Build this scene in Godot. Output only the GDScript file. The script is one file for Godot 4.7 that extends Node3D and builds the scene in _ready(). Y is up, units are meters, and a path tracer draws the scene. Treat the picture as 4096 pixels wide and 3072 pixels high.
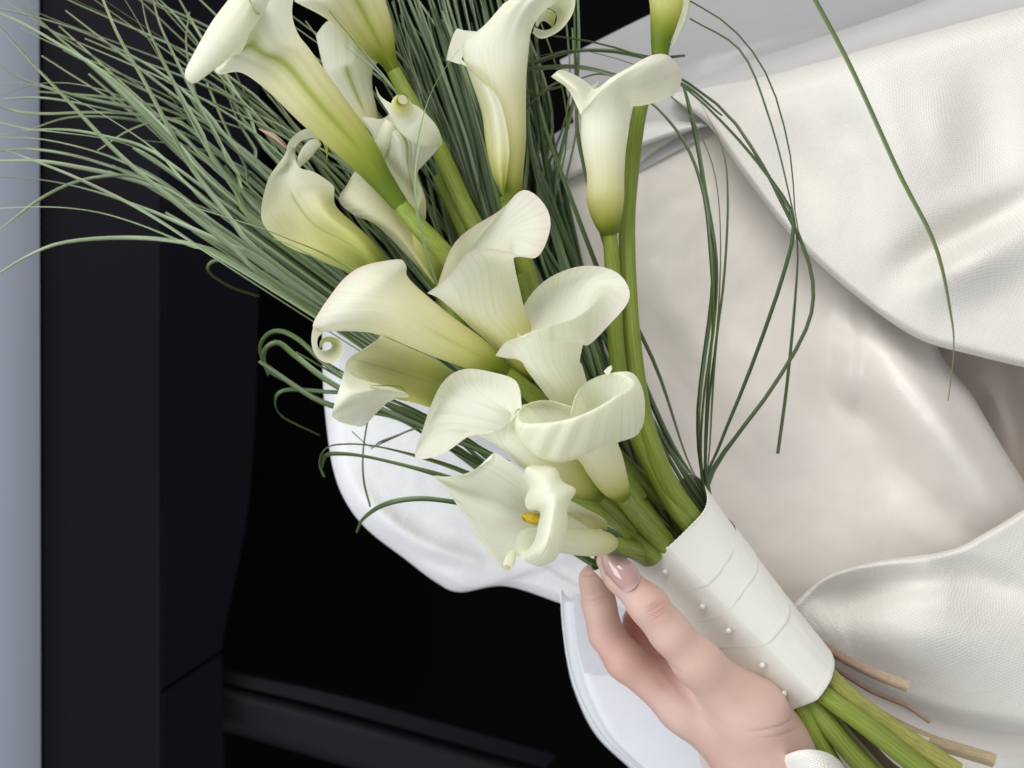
extends Node3D

# ---------------------------------------------------------------- placing
const EYE := 0.55            # camera height above the lap, metres
const PX := 0.000479         # metres per picture unit on the lap plane

var rng := RandomNumberGenerator.new()
var noise := FastNoiseLite.new()
var M := {}

func at(x: float, y: float, h: float) -> Vector3:      # a spot above the lap, h in millimetres
	var k := PX * (EYE - h * 0.001) / EYE
	return Vector3((x - 512.0) * k, h * 0.001, (y - 384.0) * k)

# ---------------------------------------------------------------- mesh collecting
class Shape:
	var v := PackedVector3Array()
	var n := PackedVector3Array()
	var c := PackedColorArray()
	var uv := PackedVector2Array()
	var tg := PackedInt32Array()
	func grid(p: Array, col: Array, tex: Array) -> void:   # p[j][i]: rows of points
		var rows := p.size()
		var cols: int = p[0].size()
		var b := v.size()
		for j in rows:
			for i in cols:
				var du: Vector3 = p[j][mini(i + 1, cols - 1)] - p[j][maxi(i - 1, 0)]
				var dv: Vector3 = p[mini(j + 1, rows - 1)][i] - p[maxi(j - 1, 0)][i]
				var nn := dv.cross(du)
				v.append(p[j][i])
				n.append(nn.normalized() if nn.length() > 1e-14 else Vector3.UP)
				c.append(col[j][i])
				uv.append(tex[j][i])
		for j in rows - 1:
			for i in cols - 1:
				var a := b + j * cols + i
				tg.append_array(PackedInt32Array([a, a + 1, a + cols, a + 1, a + cols + 1, a + cols]))
	func mesh() -> ArrayMesh:
		var arr := []
		arr.resize(Mesh.ARRAY_MAX)
		arr[Mesh.ARRAY_VERTEX] = v
		arr[Mesh.ARRAY_NORMAL] = n
		arr[Mesh.ARRAY_COLOR] = c
		arr[Mesh.ARRAY_TEX_UV] = uv
		arr[Mesh.ARRAY_INDEX] = tg
		var m := ArrayMesh.new()
		m.add_surface_from_arrays(Mesh.PRIMITIVE_TRIANGLES, arr)
		return m

func obj(called: String, s: Shape, mat: Material, parent: Node3D = null) -> MeshInstance3D:
	var o := MeshInstance3D.new()
	o.name = called
	o.mesh = s.mesh()
	o.material_override = mat
	if parent == null:
		add_child(o, true)
	else:
		parent.add_child(o, true)
		var up := Vector3.ZERO
		var q: Node = parent
		while q is Node3D and q != self:
			up += q.position
			q = q.get_parent()
		o.position = -up
	return o

func thing(called: String, label: String, category: String, where: Vector3, group := "") -> Node3D:
	var o := Node3D.new()
	o.name = called
	add_child(o, true)
	o.position = where
	tag(o, label, category, group)
	return o

func tag(o: Node, label: String, category: String, group := "") -> void:
	o.set_meta("label", label)
	o.set_meta("category", category)
	if group:
		o.set_meta("group", group)

# ---------------------------------------------------------------- curves and sheets
func along(p: Array, t: float):                       # a smooth curve through all points, t from 0 to 1
	var n := p.size()
	var f := clampf(t, 0.0, 1.0) * (n - 1)
	var i := mini(int(f), n - 2)
	var a = p[i]
	var b = p[i + 1]
	var pre = p[i - 1] if i > 0 else a * 2.0 - b
	var post = p[i + 2] if i + 2 < n else b * 2.0 - a
	return a.cubic_interpolate(b, pre, post, f - i)

func resample(p: Array, n: int) -> Array:
	var out := []
	for i in n:
		out.append(along(p, float(i) / (n - 1)))
	return out

func triples(a: Array, f: Array) -> Array:            # numbers of a drawing frame f = [x, y, units] to points
	var out := []
	for i in range(0, a.size(), 3):
		out.append(at(f[0] + a[i] / f[2], f[1] + a[i + 1] / f[2], a[i + 2]))
	return out

# rows: a ring is [x, y, h, radius, flatness]; anything longer lists points across the sheet
func rows_of(rows: Array, f: Array, seam: float, turn: float, over: float) -> Array:
	var mid := []
	for r in rows:
		if r.size() <= 5:
			mid.append(at(f[0] + r[0] / f[2], f[1] + r[1] / f[2], r[2]))
		else:
			var s := Vector3.ZERO
			var pts := triples(r, f)
			for p in pts:
				s += p
			mid.append(s / pts.size())
	var out := []
	for j in rows.size():
		var r = rows[j]
		if r.size() > 5:
			out.append(triples(r, f))
			continue
		var d: Vector3 = mid[mini(j + 1, mid.size() - 1)] - mid[maxi(j - 1, 0)]
		d.y *= 0.5
		d = d.normalized()
		var side := d.cross(Vector3.UP).normalized()
		var up := side.cross(d).normalized()
		var rad: float = r[3] / f[2] * PX * (EYE - r[2] * 0.001) / EYE
		var flat: float = r[4] if r.size() == 5 else 1.0
		var ring := []
		for i in 25:
			var th := deg_to_rad(seam + turn * (360.0 + over) * i / 24.0)
			var rr := rad * (1.0 + (0.04 * (i / 24.0 - 0.5) if over > 0.0 else 0.0))
			ring.append(mid[j] + side * cos(th) * rr + up * sin(th) * rr * flat)
		out.append(ring)
	return out

func surface(rows: Array, nu: int, nv: int, smooth: int) -> Array:
	var wide := []
	for r in rows:
		wide.append(resample(r, nu))
	var out := []
	for j in nv:
		var line := []
		line.resize(nu)
		out.append(line)
	for i in nu:
		var colm := []
		for r in wide:
			colm.append(r[i])
		for j in nv:
			out[j][i] = along(colm, float(j) / (nv - 1))
	for k in smooth:
		var nxt := []
		for j in nv:
			var line := []
			for i in nu:
				var p: Vector3 = out[j][i]
				var s := Vector3.ZERO
				var w := 0.0
				if i > 0 and i < nu - 1:
					s += out[j][i - 1] + out[j][i + 1]
					w += 2.0
				if j > 0 and j < nv - 1 and not (i == 0 or i == nu - 1) or (i == 0 or i == nu - 1) and j > 0 and j < nv - 1:
					s += out[j - 1][i] + out[j + 1][i]
					w += 2.0
				if (j == 0 or j == nv - 1) and w > 2.0:
					w = 2.0
				line.append(p.lerp(s / w, 0.5) if w > 0.0 else p)
			nxt.append(line)
		out = nxt
	return out

# ---------------------------------------------------------------- plants
const GREEN := Color(0.17, 0.25, 0.022)
const LIME := Color(0.54, 0.55, 0.085)
const CREAM := Color(0.82, 0.78, 0.45)
const IVORY := Color(0.905, 0.91, 0.81)
const PINK := Color(0.78, 0.52, 0.53)

func ramp(x: float, a: float, b: float) -> float:
	return smoothstep(a, b, x)

# o: seam, turn, over, g (green ends), y (lime ends), w (cream ends), rib (midrib strength), pink, flip
func petal(s: Shape, f: Array, rows: Array, o := {}) -> void:
	var p := rows_of(rows, f, o.get("seam", -90.0), o.get("turn", 1.0), o.get("over", 0.0))
	var nu: int = o.get("nu", 61)
	var nv: int = o.get("nv", 57)
	var g := surface(p, nu, nv, o.get("smooth", 3))
	var c0: float = o.get("g", 0.10)
	var c1: float = o.get("y", 0.28)
	var c2: float = o.get("w", 0.55)
	var rib: float = o.get("rib", 0.0)
	var rib0: float = o.get("rib0", 0.0)
	var rib1: float = o.get("rib1", 1.0)
	var pink: float = o.get("pink", 0.0)
	var v0: float = o.get("v0", 0.0)
	var v1: float = o.get("v1", 1.0)
	var wave: float = o.get("wave", 0.00035)
	var cols := []
	var tex := []
	var ph: float = o.get("seed", 1.0) * 7.3
	for j in nv:
		var cl := []
		var tl := []
		for i in nu:
			var u := float(i) / (nu - 1)
			var v := lerpf(v0, v1, float(j) / (nv - 1))
			var k := v + 0.05 * noise.get_noise_2d(u * 160.0 + ph * 9.0, v * 60.0)
			var c := GREEN.lerp(LIME, ramp(k, c0 * 0.3, c1)).lerp(CREAM, ramp(k, c0, (c1 + c2) * 0.5)).lerp(IVORY, ramp(k, c1, c2 + 0.12))
			if rib > 0.0:
				var d := absf(u - 0.5 + 0.008 * noise.get_noise_2d(v * 200.0, ph))
				var side := exp(-pow(d / 0.012, 2.0)) + 0.5 * exp(-pow(d / 0.05, 2.0)) + 0.22 * exp(-pow((absf(u - 0.5) - 0.09) / 0.02, 2.0))
				c = c.lerp(Color(0.33, 0.40, 0.05), clampf(rib * side * ramp(v, rib0 - 0.1, rib0 + 0.1) * (1.0 - ramp(v, rib1 - 0.15, rib1)), 0.0, 0.9))
			if pink > 0.0:
				c = c.lerp(PINK, pink * ramp(v, 0.93, 1.0) * (0.5 + 0.5 * noise.get_noise_2d(u * 120.0 + ph, 3.0)))
			cl.append(c)
			tl.append(Vector2(u, v))
			var q: Vector3 = g[j][i]
			var rough := noise.get_noise_3d(q.x * 2600.0 + ph, q.y * 2600.0, q.z * 2600.0)
			var rip: float = o.get("ripple", 0.0004) * ramp(v, 0.55, 1.0) * (sin(u * 41.0 + 3.0 * sin(u * 13.0 + ph) + ph) + 0.5 * sin(u * 83.0 + ph * 3.0))
			g[j][i] = q + Vector3(0, 1, 0) * (rough * wave + rip)
		cols.append(cl)
		tex.append(tl)
	s.grid(g, cols, tex)

func strip(s: Shape, f: Array, a: Array, b: Array, o := {}) -> void:   # a sheet between two rails
	var ra := triples(a, f)
	var rb := triples(b, f)
	var rows := []
	var bulge: float = o.get("bulge", 0.0)
	for i in ra.size():
		var m: Vector3 = (ra[i] + rb[i]) * 0.5 + Vector3(0, bulge, 0)
		rows.append([ra[i], m, rb[i]])
	var g := surface(rows, 13, o.get("nv", 57), 1)
	var cols := []
	var tex := []
	var ca: Color = o.get("ca", IVORY)
	var cb: Color = o.get("cb", IVORY)
	for j in g.size():
		var cl := []
		var tl := []
		for i in 13:
			var v := float(j) / (g.size() - 1)
			cl.append(ca.lerp(cb, ramp(v, o.get("c0", 0.5), o.get("c1", 1.0))))
			tl.append(Vector2(i / 12.0, v))
		cols.append(cl)
		tex.append(tl)
	s.grid(g, cols, tex)

# a round or flattened stem through points x, y, h with radii in picture units; closed at the ends
func tube(s: Shape, f: Array, path: Array, radii: Array, ca: Color, cb: Color, sides := 14, flat := 1.0, nv := 0, cap := true, ridge := 0.0) -> void:
	var p := triples(path, f)
	var n := nv if nv > 0 else p.size() * 6
	var pts := []
	var rr := []
	for j in n:
		var t := float(j) / (n - 1)
		pts.append(along(p, t))
		var x := t * (radii.size() - 1)
		var i := mini(int(x), radii.size() - 2)
		rr.append(lerpf(radii[i], radii[i + 1], x - i) / f[2])
	var rows := []
	var cols := []
	var tex := []
	var side := Vector3.ZERO
	for j in n:
		var d: Vector3 = (pts[mini(j + 1, n - 1)] - pts[maxi(j - 1, 0)]).normalized()
		if side == Vector3.ZERO:
			side = d.cross(Vector3.UP)
			if side.length() < 0.05:
				side = Vector3.RIGHT
		side = (side - d * side.dot(d)).normalized()
		var up := side.cross(d)
		var k: float = rr[j] * PX * (EYE - pts[j].y) / EYE
		var line := []
		var cl := []
		var tl := []
		for i in sides + 1:
			var th := TAU * i / sides
			var q := k * (1.0 + ridge * sin(th * 5.0 + 1.0))
			line.append(pts[j] + side * cos(th) * q + up * sin(th) * q * flat)
			var c := ca.lerp(cb, float(j) / (n - 1))
			var m := 1.0 + 0.16 * noise.get_noise_2d(i * 37.0 + pts[0].x * 4000.0, j * 1.5)
			cl.append(Color(c.r * m, c.g * m, c.b * m))
			tl.append(Vector2(float(i) / sides, float(j) / (n - 1) * 4.0))
		if cap and j == 0:
			var e := []
			for i in sides + 1:
				e.append(pts[0])
			rows.append(e)
			cols.append(cl)
			tex.append(tl)
			rows.append(line)
			cols.append(cl)
			tex.append(tl)
		rows.append(line)
		cols.append(cl)
		tex.append(tl)
		if cap and j == n - 1:
			var e := []
			for i in sides + 1:
				e.append(pts[j])
			rows.append(line)
			cols.append(cl)
			tex.append(tl)
			rows.append(e)
			cols.append(cl)
			tex.append(tl)
	s.grid(rows, cols, tex)

# a grass blade: a narrow folded strip with two faces
func blade(p: Array, wide: float, col: Color, tip: Color, keep := 0.25) -> Shape:
	var s := Shape.new()
	var n := 30
	var rows := []
	var cols := []
	var tex := []
	var roll := rng.randf_range(-0.9, 0.9)
	var off := rng.randf() * 100.0
	for j in n:
		var t := float(j) / (n - 1)
		var q: Vector3 = along(p, t)
		var d: Vector3 = (along(p, minf(t + 0.02, 1.0)) - along(p, maxf(t - 0.02, 0.0))).normalized()
		var side := d.cross(Vector3.UP).normalized().rotated(d, roll + 0.6 * sin(t * 5.0 + off))
		var up := side.cross(d).normalized()
		var w := wide * (1.0 - (1.0 - keep) * pow(t, 2.6))
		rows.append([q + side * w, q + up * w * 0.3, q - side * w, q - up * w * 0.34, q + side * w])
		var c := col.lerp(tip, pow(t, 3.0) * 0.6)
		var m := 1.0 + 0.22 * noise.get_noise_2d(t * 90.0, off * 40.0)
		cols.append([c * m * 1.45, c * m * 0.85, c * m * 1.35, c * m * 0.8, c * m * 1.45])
		tex.append([Vector2(0, t), Vector2(0.25, t), Vector2(0.5, t), Vector2(0.75, t), Vector2(1, t)])
	s.grid(rows, cols, tex)
	return s

# ---------------------------------------------------------------- cloth
# a sheet of cloth between two curves (x, y, h triples); folds: [path x y ..., height, width, skew]
func dist_to(p: Vector2, a: Array) -> Vector2:     # signed distance to a polyline, and how far along it
	var best := 1e9
	var out := Vector2(1e9, 0.0)
	var n := a.size()
	for i in n - 1:
		var e: Vector2 = a[i + 1] - a[i]
		var t := clampf((p - a[i]).dot(e) / e.length_squared(), 0.0, 1.0)
		var d: float = p.distance_to(a[i] + e * t)
		if d < best:
			best = d
			out = Vector2(d * signf(e.cross(p - a[i])), (i + t) / (n - 1))
	return out

func cloth(a: Array, b: Array, nu: int, nv: int, folds: Array, col: Color, o := {}) -> Shape:
	var pa := []
	var pb := []
	for i in range(0, a.size(), 3):
		pa.append(Vector3(a[i], a[i + 1], a[i + 2]))
	for i in range(0, b.size(), 3):
		pb.append(Vector3(b[i], b[i + 1], b[i + 2]))
	var fl := []
	for q in folds:
		var line := []
		for i in range(0, q[0].size(), 2):
			line.append(Vector2(q[0][i], q[0][i + 1]))
		var fine := []
		for i in line.size() * 4:
			fine.append(along(line, float(i) / (line.size() * 4 - 1)))
		fl.append([fine, q[1], q[2], q[3]])
	var roll_a: float = o.get("roll_a", 0.0)
	var roll_b: float = o.get("roll_b", 0.0)
	var fall_a: float = o.get("fall_a", roll_a)
	var fall_b: float = o.get("fall_b", roll_b)
	var wob: float = o.get("wobble", 0.8)
	var rows := []
	var cols := []
	var tex := []
	for j in nv:
		var line := []
		var cl := []
		var tl := []
		var t := float(j) / (nv - 1)
		for i in nu:
			var u := float(i) / (nu - 1)
			var qa: Vector3 = along(pa, u)
			var qb: Vector3 = along(pb, u)
			var q := qa.lerp(qb, t)
			var h := q.z
			for e in fl:
				var dd := dist_to(Vector2(q.x, q.y), e[0])
				var w: float = e[2] * (e[3] if dd.x > 0.0 else 1.0)
				h += e[1] * exp(-pow(dd.x / w, 2.0)) * smoothstep(0.0, 0.6, minf(dd.y + 0.1, 1.1 - dd.y))
			h += wob * noise.get_noise_2d(q.x * 0.9, q.y * 0.9) + wob * 0.12 * noise.get_noise_2d(q.x * 2.6 + 90.0, q.y * 2.6)
			var span := Vector2(qa.x - qb.x, qa.y - qb.y).length()
			if roll_a > 0.0:
				var x := clampf(1.0 - t * span / roll_a, 0.0, 1.0)
				h -= fall_a * (1.0 - sqrt(maxf(0.0, 1.0 - x * x)))
			if roll_b > 0.0:
				var x := clampf(1.0 - (1.0 - t) * span / roll_b, 0.0, 1.0)
				h -= fall_b * (1.0 - sqrt(maxf(0.0, 1.0 - x * x)))
			line.append(at(q.x, q.y, h))
			cl.append(col)
			tl.append((Vector2(q.x, q.y).rotated(o.get("grain", 0.3)) * PX + Vector2(h * 0.0007, h * 0.0004)) * 100.0 + Vector2(noise.get_noise_2d(q.x * 1.2, q.y * 1.2), noise.get_noise_2d(q.x * 1.2 + 70.0, q.y * 1.2)) * 0.16)      # one texture unit per centimetre
		rows.append(line)
		cols.append(cl)
		tex.append(tl)
	var s := Shape.new()
	s.grid(rows, cols, tex)
	return s

# ---------------------------------------------------------------- textures and materials
func picture(w: int, h: int, fn: Callable) -> ImageTexture:
	var im := Image.create(w, h, false, Image.FORMAT_RGB8)
	for y in h:
		for x in w:
			im.set_pixel(x, y, fn.call(x, y))
	return ImageTexture.create_from_image(im)

func mat(rough: float, o := {}) -> StandardMaterial3D:
	var m := StandardMaterial3D.new()
	m.albedo_color = o.get("color", Color.WHITE)
	m.vertex_color_use_as_albedo = o.get("vc", true)
	m.roughness = rough
	m.metallic_specular = o.get("spec", 0.5)
	m.cull_mode = BaseMaterial3D.CULL_DISABLED
	if o.has("tex"):
		m.albedo_texture = o.tex
	if o.has("scale"):
		m.uv1_scale = o.scale
	if o.has("bump"):
		m.heightmap_enabled = true
		m.heightmap_texture = o.bump
		m.heightmap_scale = o.get("depth", 0.05)
	if o.has("back"):
		m.backlight_enabled = true
		m.backlight = o.back
	if o.has("sss"):
		m.subsurf_scatter_enabled = true
		m.subsurf_scatter_strength = o.sss
	if o.has("sheen"):
		m.rim_enabled = true
		m.rim = o.sheen
		m.rim_tint = 0.5
	if o.has("coat"):
		m.clearcoat_enabled = true
		m.clearcoat = o.coat
		m.clearcoat_roughness = 0.05
	if o.has("aniso"):
		m.anisotropy_enabled = true
		m.anisotropy = o.aniso
	return m

# every triangle into four, for fine relief
func finer(s: Shape) -> void:
	var mid := {}
	var tg := PackedInt32Array()
	for i in range(0, s.tg.size(), 3):
		var m := [0, 0, 0]
		for k in 3:
			var a := s.tg[i + k]
			var b := s.tg[i + (k + 1) % 3]
			var key := mini(a, b) * 1000000 + maxi(a, b)
			if not mid.has(key):
				mid[key] = s.v.size()
				# a point on the curve that the two normals describe
				var p := (s.v[a] + s.v[b]) * 0.5
				var e := s.v[b] - s.v[a]
				p += (s.n[a] * s.n[a].dot(e) - s.n[b] * s.n[b].dot(e)) * 0.125
				s.v.append(p)
				var q := s.n[a] + s.n[b]
				s.n.append(q.normalized() if q.length() > 1e-6 else s.n[a])
				s.uv.append((s.uv[a] + s.uv[b]) * 0.5)
			m[k] = mid[key]
		tg.append_array(PackedInt32Array([s.tg[i], m[0], m[2], m[0], s.tg[i + 1], m[1], m[2], m[1], s.tg[i + 2], m[0], m[1], m[2]]))
	s.tg = tg

func make_materials() -> void:
	var vein := func(x, y):
		var k := 0.0
		var w: float = noise.get_noise_2d(y * 0.35, 40.0) * 3.0
		var ln := noise.get_noise_1d((x + w) * 14.0)
		k = clampf(ln * 1.5, 0.0, 1.0)
		var fine := noise.get_noise_2d((x + w) * 34.0, y * 0.8)
		var g := 1.0 - 0.045 * k - 0.02 * fine
		return Color(g, g + 0.006 * k, g - 0.035 * k)
	M.vein = picture(512, 128, vein)
	var vbump := func(x, y):
		var w := noise.get_noise_2d(y * 0.35, 40.0) * 3.0
		var g := 0.5 + 0.35 * noise.get_noise_1d((x + w) * 14.0) + 0.12 * noise.get_noise_2d((x + w) * 34.0, y * 0.8)
		return Color(g, g, g)
	M.vbump = picture(512, 128, vbump)
	var streak := func(x, y):
		var g := 0.92 + 0.16 * noise.get_noise_2d(x * 22.0, y * 0.9)
		return Color(g, g, g)
	M.streak = picture(128, 256, streak)
	# plain weave: rounded threads passing over and under
	var weave := func(x, y):
		var cx := fposmod(x / 16.0, 2.0)
		var cy := fposmod(y / 16.0, 2.0)
		var over := (int(cx) + int(cy)) % 2 == 0
		var fx := sin(fposmod(cx, 1.0) * PI)
		var fy := sin(fposmod(cy, 1.0) * PI)
		var g := pow(fx, 0.6) * (0.45 + 0.55 * fy) if over else pow(fy, 0.6) * (0.2 + 0.5 * fx)
		g = clampf(g + 0.12 * noise.get_noise_2d(x * 9.0, y * 9.0), 0.0, 1.0)
		return Color(g, g, g)
	M.weave = picture(256, 256, weave)
	var satin := func(x, y):
		var g := 0.5 + 0.3 * noise.get_noise_2d(x * 2.0, y * 22.0) + 0.2 * noise.get_noise_2d(x * 12.0, y * 12.0)
		return Color(g, g, g)
	M.satin_bump = picture(256, 256, satin)
	var skin := func(x, y):
		var g := 0.5 + 0.28 * noise.get_noise_2d(x * 9.0, y * 9.0) + 0.3 * noise.get_noise_2d(x * 24.0, y * 24.0)
		return Color(g, g, g)
	M.skin_bump = picture(256, 256, skin)
	M.petal = mat(0.46, {"tex": M.vein, "bump": M.vbump, "depth": 0.005, "back": Color(0.86, 0.865, 0.74).linear_to_srgb(), "spec": 0.4, "sheen": 0.1})
	M.stem = mat(0.42, {"tex": M.streak, "bump": M.streak, "depth": 0.02, "spec": 0.45})
	M.blade = mat(0.33, {"spec": 0.5, "tex": M.streak})
	M.spadix = mat(0.7, {"bump": M.skin_bump, "depth": 0.05, "scale": Vector3(2, 2, 1)})
	M.satin = mat(0.31, {"bump": M.satin_bump, "depth": 0.006, "scale": Vector3(0.4, 0.4, 1), "spec": 0.5, "sheen": 0.35})
	M.woven = mat(0.62, {"bump": M.weave, "depth": 0.02, "scale": Vector3(0.55, 0.55, 1), "spec": 0.35, "sheen": 0.3})
	M.crepe = mat(0.6, {"bump": M.skin_bump, "depth": 0.05, "scale": Vector3(0.4, 0.4, 1), "spec": 0.3, "sheen": 0.2})
	M.ribbon = mat(0.3, {"bump": M.satin_bump, "depth": 0.004, "spec": 0.5, "sheen": 0.2, "aniso": 0.4})
	M.pearl = mat(0.2, {"color": Color(0.70, 0.67, 0.62).linear_to_srgb(), "spec": 0.8, "coat": 1.0})
	M.skin = mat(0.47, {"bump": M.skin_bump, "depth": 0.026, "sss": 0.10, "spec": 0.5})
	M.skin.uv1_triplanar = true
	M.skin.uv1_scale = Vector3(60, 60, 60)
	M.nail = mat(0.10, {"spec": 0.6, "coat": 1.0})
	M.dark = mat(0.6, {"spec": 0.3})
	M.matt = mat(0.85, {"spec": 0.2})
	M.seat = mat(0.6, {"spec": 0.4})
	var holes := func(x, y):
		var q := Vector2(fposmod(x, 16.0) - 8.0, fposmod(y, 16.0) - 8.0)
		var g := smoothstep(2.2, 4.6, q.length())
		return Color(g, g, g)
	M.holes = picture(64, 64, holes)
	M.perf = mat(0.55, {"bump": M.holes, "depth": 0.025, "scale": Vector3(2.0, 2.0, 1), "spec": 0.4})

func _ready() -> void:
	rng.seed = 7
	noise.seed = 11
	noise.noise_type = FastNoiseLite.TYPE_SIMPLEX_SMOOTH
	noise.frequency = 0.01
	# camera: a phone held over the lap, looking straight down
	var cam := Camera3D.new()
	cam.name = "camera"
	cam.position = Vector3(0, EYE, 0)
	cam.rotation_degrees = Vector3(-90, 0, 0)
	var lens := CameraAttributesPhysical.new()
	lens.frustum_focal_length = 35.8
	lens.frustum_focus_distance = EYE - 0.085
	lens.exposure_aperture = 8.0
	lens.frustum_near = 0.02
	lens.frustum_far = 20.0
	cam.attributes = lens
	cam.keep_aspect = Camera3D.KEEP_HEIGHT
	cam.fov = rad_to_deg(2.0 * atan(768.0 * PX * 0.5 / EYE))
	cam.near = 0.02
	cam.far = 20.0
	add_child(cam)
	cam.current = true
	# dim car interior, daylight through the open door at the left and the windscreen above
	var env := Environment.new()
	env.background_mode = Environment.BG_COLOR
	env.background_color = Color(0.34, 0.342, 0.355).linear_to_srgb()
	env.tonemap_mode = Environment.TONE_MAPPER_LINEAR
	env.tonemap_exposure = 1.60
	env.sdfgi_enabled = true
	env.ssao_enabled = true
	env.ssil_enabled = true
	var we := WorldEnvironment.new()
	we.name = "surroundings"
	we.environment = env
	add_child(we)
	area("door_window_daylight", Vector3(-0.85, 0.70, 0.12), Vector3(0.0, 0.03, 0.0), Vector2(0.9, 0.7), 0.50, Color(0.96, 0.98, 1.0))
	area("windscreen_daylight", Vector3(-0.22, 0.85, -0.78), Vector3(0.0, 0.0, 0.0), Vector2(1.1, 0.6), 0.60, Color(1.0, 0.985, 0.96))
	make_materials()
	build_car()
	build_person()
	build_ribbon()
	build_flowers()
	build_grass()
	build_loose_stems()

func area(called: String, from: Vector3, to: Vector3, size: Vector2, energy: float, col: Color) -> void:
	var l := AreaLight3D.new()
	l.name = called
	l.area_size = size
	l.light_energy = energy
	l.light_color = col
	l.shadow_enabled = true
	add_child(l)
	l.look_at_from_position(from, to, Vector3.UP)


func flower(label: String, x: float, y: float, h: float) -> Node3D:
	return thing("calla_lily", label, "calla lily", at(x, y, h), "calla lilies in the bouquet")

func lily(label: String, f: Array, sheets: Array, stem: Array, radii: Array) -> Node3D:
	var t := flower(label, stem[0], stem[1], stem[2])
	var s := Shape.new()
	for q in sheets:
		if q[0] is String:
			strip(s, f, q[1], q[2], q[3])
		else:
			petal(s, f, q[0], q[1])
	obj("spathe", s, M.petal, t)
	var k := Shape.new()
	tube(k, [0.0, 0.0, 1.0], stem, radii, Color(0.22, 0.29, 0.035), Color(0.24, 0.31, 0.05), 18, 1.0, 0, true, 0.02)
	obj("stem", k, M.stem, t)
	return t

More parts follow.
